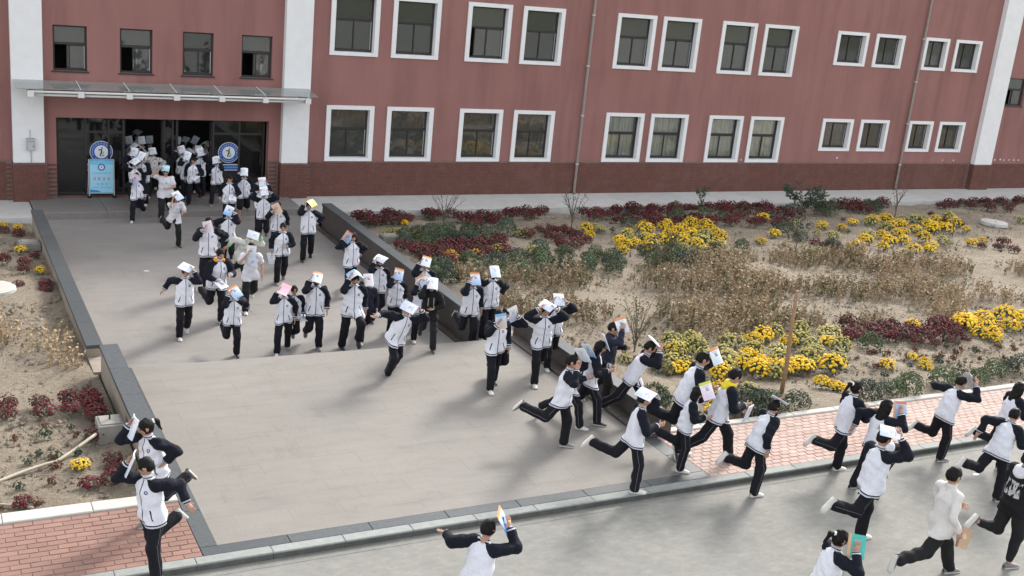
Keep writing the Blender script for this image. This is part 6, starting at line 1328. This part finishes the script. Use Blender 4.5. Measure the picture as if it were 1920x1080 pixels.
    for s,sg in (('r',-1),('l',1)):
        sh,el,wr=J['sh_'+s],J['el_'+s],J['wr_'+s]; c=neck+lf*sg*.05*k-up*.035*k
        if short:
            e=sh+(el-sh)*.62; segs=[(c,sh,.045*k,.072*k),(sh,e,.075*k,.078*k)]
        else:
            sv_=.68 if kit=='shirt' else 1.; we=wr-(wr-el)*.05; tip=el+(we-el)*.86
            segs=[(c,sh,.050*k,.078*k*sv_),(sh,sh+(el-sh)*.5,.080*k*sv_,.080*k*sv_),(sh+(el-sh)*.5,el,.080*k*sv_,.072*k*sv_),(el,tip,.072*k*sv_,.060*k*sv_),(tip,we,.048*k,.042*k)]
        for q in segs: g.cap(*q,.022)
        sl.append(segs)
    if kit!='tee': g.loft(pel,A,[.46*k,.50*k,.548*k],[.075*k,.068*k,.072*k],[.068*k,.064*k,.068*k],.012)
    if kit in('hoodie','pattern','hoodprint','dark'):
        for a in range(-3,4): t=a*.5; c=neck-fw*(.075*k*math.cos(t)+.01)+lf*.085*k*math.sin(t)+up*.0*k; g.cap(c,c-up*.05*k,.035*k,.04*k,.03) if kit!='hoodprint' else None
    g.wrinkle(.0085,rr,24,60); V,Q=g.surf()
    P=(V[:,0],V[:,1],V[:,2]); dt=loft_d(P,pel,A,zs,ws,ds); dsv=np.full(len(V),9.); wrd=np.full(len(V),9.)
    for s,segs in zip('rl',sl):
        for q in segs: dsv=np.minimum(dsv,cap_d(P,*q))
        ax=vnorm(J['wr_'+s]-J['el_'+s]); near=cap_d(P,*segs[-1])<.05; t=(J['wr_'+s]*.95+J['el_'+s]*.05-V)@ax+.03*k; wrd=np.where(near,np.minimum(wrd,t),wrd)
    tl=np.stack([(V-pel)@lf,(V-pel)@fw,(V-pel)@up],1)/k
    mk={'uniform':'uniform','tee':'tee','hoodie':'hooded','pattern':'pattern','sweater':'sweater','dark':'navy_cloth','shirt':'shirt_cloth','hoodprint':'backprint'}[kit]
    me=fastmesh('jacket',V,Q,mk)
    if len(me.vertices)==len(V): setattrs(me,tl=tl,sv=dt-dsv,wr=wrd)
    link({'tee':'tshirt','sweater':'sweater','shirt':'shirt'}.get(kit,'jacket'),me,root)
    hc=ex.get('hood') or ('white' if kit=='hoodprint' else None)
    if hc:
        g=Grid(neck-.25,neck+.25,.014)
        for a in range(-5,6):
            t=a*.42; c=neck-fw*(.078*k*math.cos(t))+lf*.088*k*math.sin(t)+up*(.02-.02*math.cos(t))*k; big=.040 if abs(a)<3 else .026
            g.cap(c,c-up*(.07 if abs(a)<3 else .02)*k-fw*.02*k,big*k,big*k*1.1,.03)
        g.wrinkle(.004,rr); m,_=sdf_mesh('hood',g,{'orange':'orange_cloth','yellow':'yellow_cloth','white':'white_cloth'}[hc]); link('hood',m,root)
    # trousers
    g=Grid(pts.min(0)-.15,np.array([pts[:,0].max()+.15,pts[:,1].max()+.15,pel[2]+.2]),.0185); PA=(np.array([1.,0,0]),np.array([0,-1.,0]),np.array([0,0,1.]))
    g.loft(pel,PA,[-.17*k,-.09*k,.0,.05*k],[.13*k*F,.160*k*F,.150*k*F,.13*k*F],[.10*k*F,.118*k*F,.11*k*F,.095*k*F],.03)
    for s in 'rl':
        hp,kn,an=J['hip_'+s],J['knee_'+s],J['ank_'+s]; F2=1+(F-1)*.6; tight=kit=='hoodprint'
        if ex.get('shorts'): g.cap(hp,kn+(kn-hp)*.04,.100*k,.112*k,.04); continue
        g.cap(hp,kn,.097*k*F2,.087*k*F2,.04); end=kn+(an-kn)*(.86 if tight else .97); g.cap(kn,end,.085*k*F2,(.052 if tight else .080)*k,.03)
    g.wrinkle(.0058,rr,22,55); V,Q=g.surf(); ed=np.full(len(V),9.)
    for s,sg in (('r',-1),('l',1)):
        hp,kn,an=J['hip_'+s],J['knee_'+s],J['ank_'+s]
        for a,c in ((hp,kn),(kn,an)):
            ax=vnorm(c-a); sd=np.array([1.,0,0]); fr=vnorm(np.cross(ax,sd)); r=V-a; t=r@ax; on=(r@sd*sg>.03)&(t>-.05)&(t<np.linalg.norm(c-a)+.03)&(np.linalg.norm(r-np.outer(t,ax),axis=1)<.13)
            ed=np.where(on,r@fr,ed)
    me=fastmesh('trousers',V,Q,'trousers' if kit in('uniform',) else 'black_cloth')
    if len(me.vertices)==len(V): setattrs(me,sv=ed,tl=V)
    link('shorts' if ex.get('shorts') else 'trousers',me,root)
    um=ex.get('shoes') or rr.choice(['shoe_white','shoe_white','shoe_grey','shoe_dark'])
    for s in 'rl': link('shoe',shoe(J['ank_'+s],J['toe_'+s],J['sole_'+s],k,um),root)
    if ex.get('glasses'):
        q=MB(); 
        for sx in(-1,1):
            c=head+HA[0]*sx*.033*k+HA[1]*.100*k+HA[2]*.012*k; q.tube([c+.021*k*(math.cos(t)*HA[0]+math.sin(t)*HA[2]) for t in np.linspace(0,2*math.pi,13)],.0022,4); q.tube([c+HA[0]*sx*.02*k,head+HA[0]*sx*.082*k+HA[1]*.01*k+HA[2]*.012*k],.0022,4)
        q.tube([head+HA[0]*-.012*k+HA[1]*.103*k+HA[2]*.014*k,head+HA[0]*.012*k+HA[1]*.103*k+HA[2]*.014*k],.002,4); q.build('glasses','dark',root)
    if ex.get('watch'):
        s=book[2] if book and key=='K1' else 'l'; w,e=J['wr_'+s],J['el_'+s]; d=vnorm(w-e); q=MB(); q.tube([w-d*.012,w+d*.012],.034*k,10); q.build('wristwatch','dark',root)
    if book: make_book(key,book,J,k,root.matrix_basis if False else (loc,math.radians(hd)),bl,label,rr)
    return root
# ------------------------------------------------------------------ books
def cover(name,base,top=None,low=None,pic=None,edge=None):
    m=NT('cover_'+name,.45,.4); u=m.vec('bk'); c=base if not low else m.mix(m.m('SMOOTH_MIN',1.,m.mx(0.,m.m('MULTIPLY_ADD',u[1],-1.5,1.05)),.1),base,low)
    if top: c=m.mix(m.gt(u[1],.84),c,top)
    if edge: c=m.mix(m.lt(u[0],.16),c,edge)
    if pic:
        pf=m.mul(m.band(u[0],.36,.66),m.band(u[1],.48,.70)); n=m.noise(6,2,.5,m.attr('bk').outputs['Vector']); c=m.mix(m.mul(pf,m.gt(n,.45)),c,pic)
    tx=m.mul(m.mul(m.gt(m.m('FRACT',m.m('MULTIPLY',u[1],13.)),.62),m.gt(m.noise(26,1,.5,m.attr('bk').outputs['Vector']),.50)),m.mul(m.band(u[0],.14,.86),m.band(u[1],.12,.42))); c=m.mix(m.mul(tx,.45),c,(.2,.22,.3))
    ln=m.mul(m.band(u[1],.74,.79),m.band(u[0],.2,.78)); c=m.mix(m.mul(ln,.6),c,(.25,.35,.55)); m.col(c); return m.mat
CV=dict(white=cover('white',(.74,.74,.76),None,(.56,.63,.74),(.45,.5,.6)),pale=cover('pale',(.70,.70,.72),None,(.45,.56,.70),(.4,.4,.45)),blue=cover('blue',(.60,.66,.74),None,(.16,.36,.62),(.2,.25,.35)),cyan=cover('cyan',(.62,.70,.74),(.12,.42,.55),(.20,.50,.60)),
 pinkblue=cover('pinkblue',(.66,.52,.58),(.62,.36,.42),(.28,.42,.66),(.3,.3,.5)),peach=cover('peach',(.68,.47,.35),None,(.70,.52,.40),(.55,.32,.22)),pink=cover('pink',(.70,.60,.66)),pinktop=cover('pinktop',(.72,.40,.47),None,(.72,.60,.66)),pinkwhite=cover('pinkwhite',(.72,.66,.68)),
 orangeblue=cover('orangeblue',(.66,.68,.72),(.62,.26,.08),(.26,.44,.68),(.25,.3,.4)),orangewhite=cover('orangewhite',(.72,.72,.74),(.62,.28,.12),(.55,.62,.72),(.1,.3,.3)),whitered=cover('whitered',(.73,.72,.73),None,None,(.55,.2,.15)),bluered=cover('bluered',(.40,.52,.70),(.55,.20,.13),(.25,.42,.66),(.3,.2,.25),(.55,.35,.28)),
 yellow=cover('yellow',(.78,.60,.02)),yellowwhite=cover('yellowwhite',(.72,.68,.66),(.52,.56,.10),(.66,.55,.68),(.4,.3,.5)),orangelow=cover('orangelow',(.55,.64,.74),(.20,.42,.66),(.66,.50,.36),(.35,.45,.6)),bluewhite=cover('bluewhite',(.70,.72,.74),None,(.40,.56,.72)),grey=cover('grey',(.42,.41,.40)),tan=cover('tan',(.42,.27,.15),None,(.46,.32,.20),(.62,.45,.3),(.22,.10,.06)),teal=cover('teal',(.06,.42,.36),None,(.10,.46,.42),None,(.60,.36,.20)),bluepic=cover('bluepic',(.45,.55,.72),(.62,.27,.10),(.07,.20,.50),(.06,.06,.08)))
MT['page']=plain('page',(.74,.73,.70),.8,.03)
def slab(V,Q,U,MI,o,ex,ey,ez,w,hh,t,mi,flip=False,bend=0.,n=6):
    k=len(V)
    for i in range(n+1):
        x=i/n; sag=-bend*(2*x-1)**2
        for y,z in ((0,0),(1,0),(1,1),(0,1)): V.append(o+ex*w*x+ey*hh*y+ez*(t*z+sag)); U.append((1-x if flip else x,y,z))
    for i in range(n):
        for j in range(4): Q.append((k+i*4+j,k+i*4+(j+1)%4,k+i*4+4+(j+1)%4,k+i*4+4+j)); MI.append(mi)
    Q.append((k+3,k+2,k+1,k)); Q.append(tuple(k+n*4+j for j in range(4))); MI+=[mi,mi]
def make_book(key,book,J,k,pose,label,plabel,rr):
    kind,style,hand=book; hu,hl,hf=J['hu'],J['hl'],J['hf']; head=J['head']; sg=-1 if hand=='r' else 1; fw,up,lf=J['fwd'],J['up'],J['left']; wr=J['wr_'+hand]
    w,hh,t=.212,.292,.011; rl=rr.uniform(-.55,.55); ti=rr.uniform(.88,1.25)
    def frame(n,u): n=vnorm(n); u=vnorm(u-n*(u@n)); return np.cross(u,n),u,n      # right, up, normal (towards the onlooker)
    if kind=='over': c=head+hf*.080*k+hu*.140*k; n=hf*math.cos(ti)+hu*math.sin(ti)+hl*rl*.25; u=hu-hf*.8+hl*rl; 
    elif kind=='flat': c=head+hf*.03*k+hu*.150*k; n=hu+hf*.22+hl*rl*.4; u=-hf+hl*rl*2
    elif kind=='face': c=head+hf*.20*k-hu*.0*k+hl*sg*.02; n=hf+hu*.25; u=hu+hl*rl
    elif kind=='side': c=head+hl*sg*.16*k+hf*.04*k+hu*.02*k; n=hf*.8+hl*sg*.2+hu*.2; u=hu+hl*rl
    elif kind=='side2': c=head+hl*sg*.17*k+hf*.14*k+hu*.03*k; n=hl*sg*.9-hf*.35+hu*.35; u=hu-hf*.25
    elif kind=='high': c=head+hf*.13*k+hu*.15*k+hl*sg*.085*k; n=hl*sg*.75+hf*.25+hu*.55; u=hu*.8-hf*.5
    elif kind=='edge': c=head+hf*.06*k+hu*.145*k; n=hu*.6+hf*.7-hl*sg*.35; u=hu-hf*.7
    elif kind=='shield': c=head+hf*.17*k+hu*.09*k; n=hf*.8+hu*.55; u=hu*.8-hf*.55
    elif kind=='waist': c=wr+J['hd_'+hand]*.10*k+up*.015; n=up+fw*.25; u=fw+lf*rl
    elif kind=='low': c=wr+J['hd_'+hand]*.10*k+fw*.10; n=lf*sg*.9+up*.3; u=up+fw*.35
    elif kind in('hang','hangf'): c=wr-np.array([0,0,.13])*k+J['hd_'+hand]*.09*k; n=fw*.75+lf*sg*.5; u=np.array([0,0,1.])+lf*rl
    V=[];Q=[];U=[];MI=[]
    if kind=='tent':
        r0=head+hu*.185*k+hf*.02*k; axis=vnorm(hf+hl*rl*1.6+hu*.1); parts=[]
        for s2 in(-1,1):
            out=vnorm(np.cross(axis,hu)*s2); d=vnorm(out*.80-hu*(.52 if s2==1 else .60)+hf*.05); n=vnorm(np.cross(axis,d)*s2*1.0); n=n if n@hu>0 else -n
            o=r0-axis*hh*.5; ex,ey=d,axis
            if np.cross(ex,ey)@n<0: o=o+axis*hh; ey=-axis
            slab(V,Q,U,MI,o+n*.001,ex,ey,n,w,hh,.0025,0,s2<0,.012); parts.append((o-n*.007,ex,ey,n))
        pg=([],[],[],[])
        for o,ex,ey,n in parts: slab(*pg,o+ex*.002+ey*.004,ex,ey,n,w-.008,hh-.008,.0068,0,False,.012)
    else:
        ex,ey,ez=frame(n,u); o=c-ex*w/2-ey*hh/2-ez*t/2
        bd=rr.uniform(.0,.028); slab(V,Q,U,MI,o+ez*(t-.002),ex,ey,ez,w,hh,.002,0,False,bd); slab(V,Q,U,MI,o,ex,ey,ez,w,hh,.002,0,False,bd); slab(V,Q,U,MI,o+ez*(.002-bd)-ex*.002,ex,ey,ez,.003,hh,t-.004,0,False,0,1)
        pg=([],[],[],[]); slab(*pg,o+ez*.0022+ex*.002+ey*.003,ex,ey,ez,w-.005,hh-.006,t-.0044,0,False,bd)
    loc,rz=pose; base=np.array(V).mean(0); me=fastmesh('book',np.array(V)-base,Q,[CV[style]],False)
    if len(me.vertices)==len(V): setattrs(me,bk=np.array(U))
    cs,sn=math.cos(rz),math.sin(rz); wl=(loc[0]+base[0]*cs-base[1]*sn,loc[1]+base[0]*sn+base[1]*cs,loc[2]+base[2])
    b=thing('book',label,'book',wl,None,me,rz); link('pages',fastmesh('pages',np.array(pg[0])-base,pg[1],'page',False),b)
for spec in PEOPLE: person(spec)
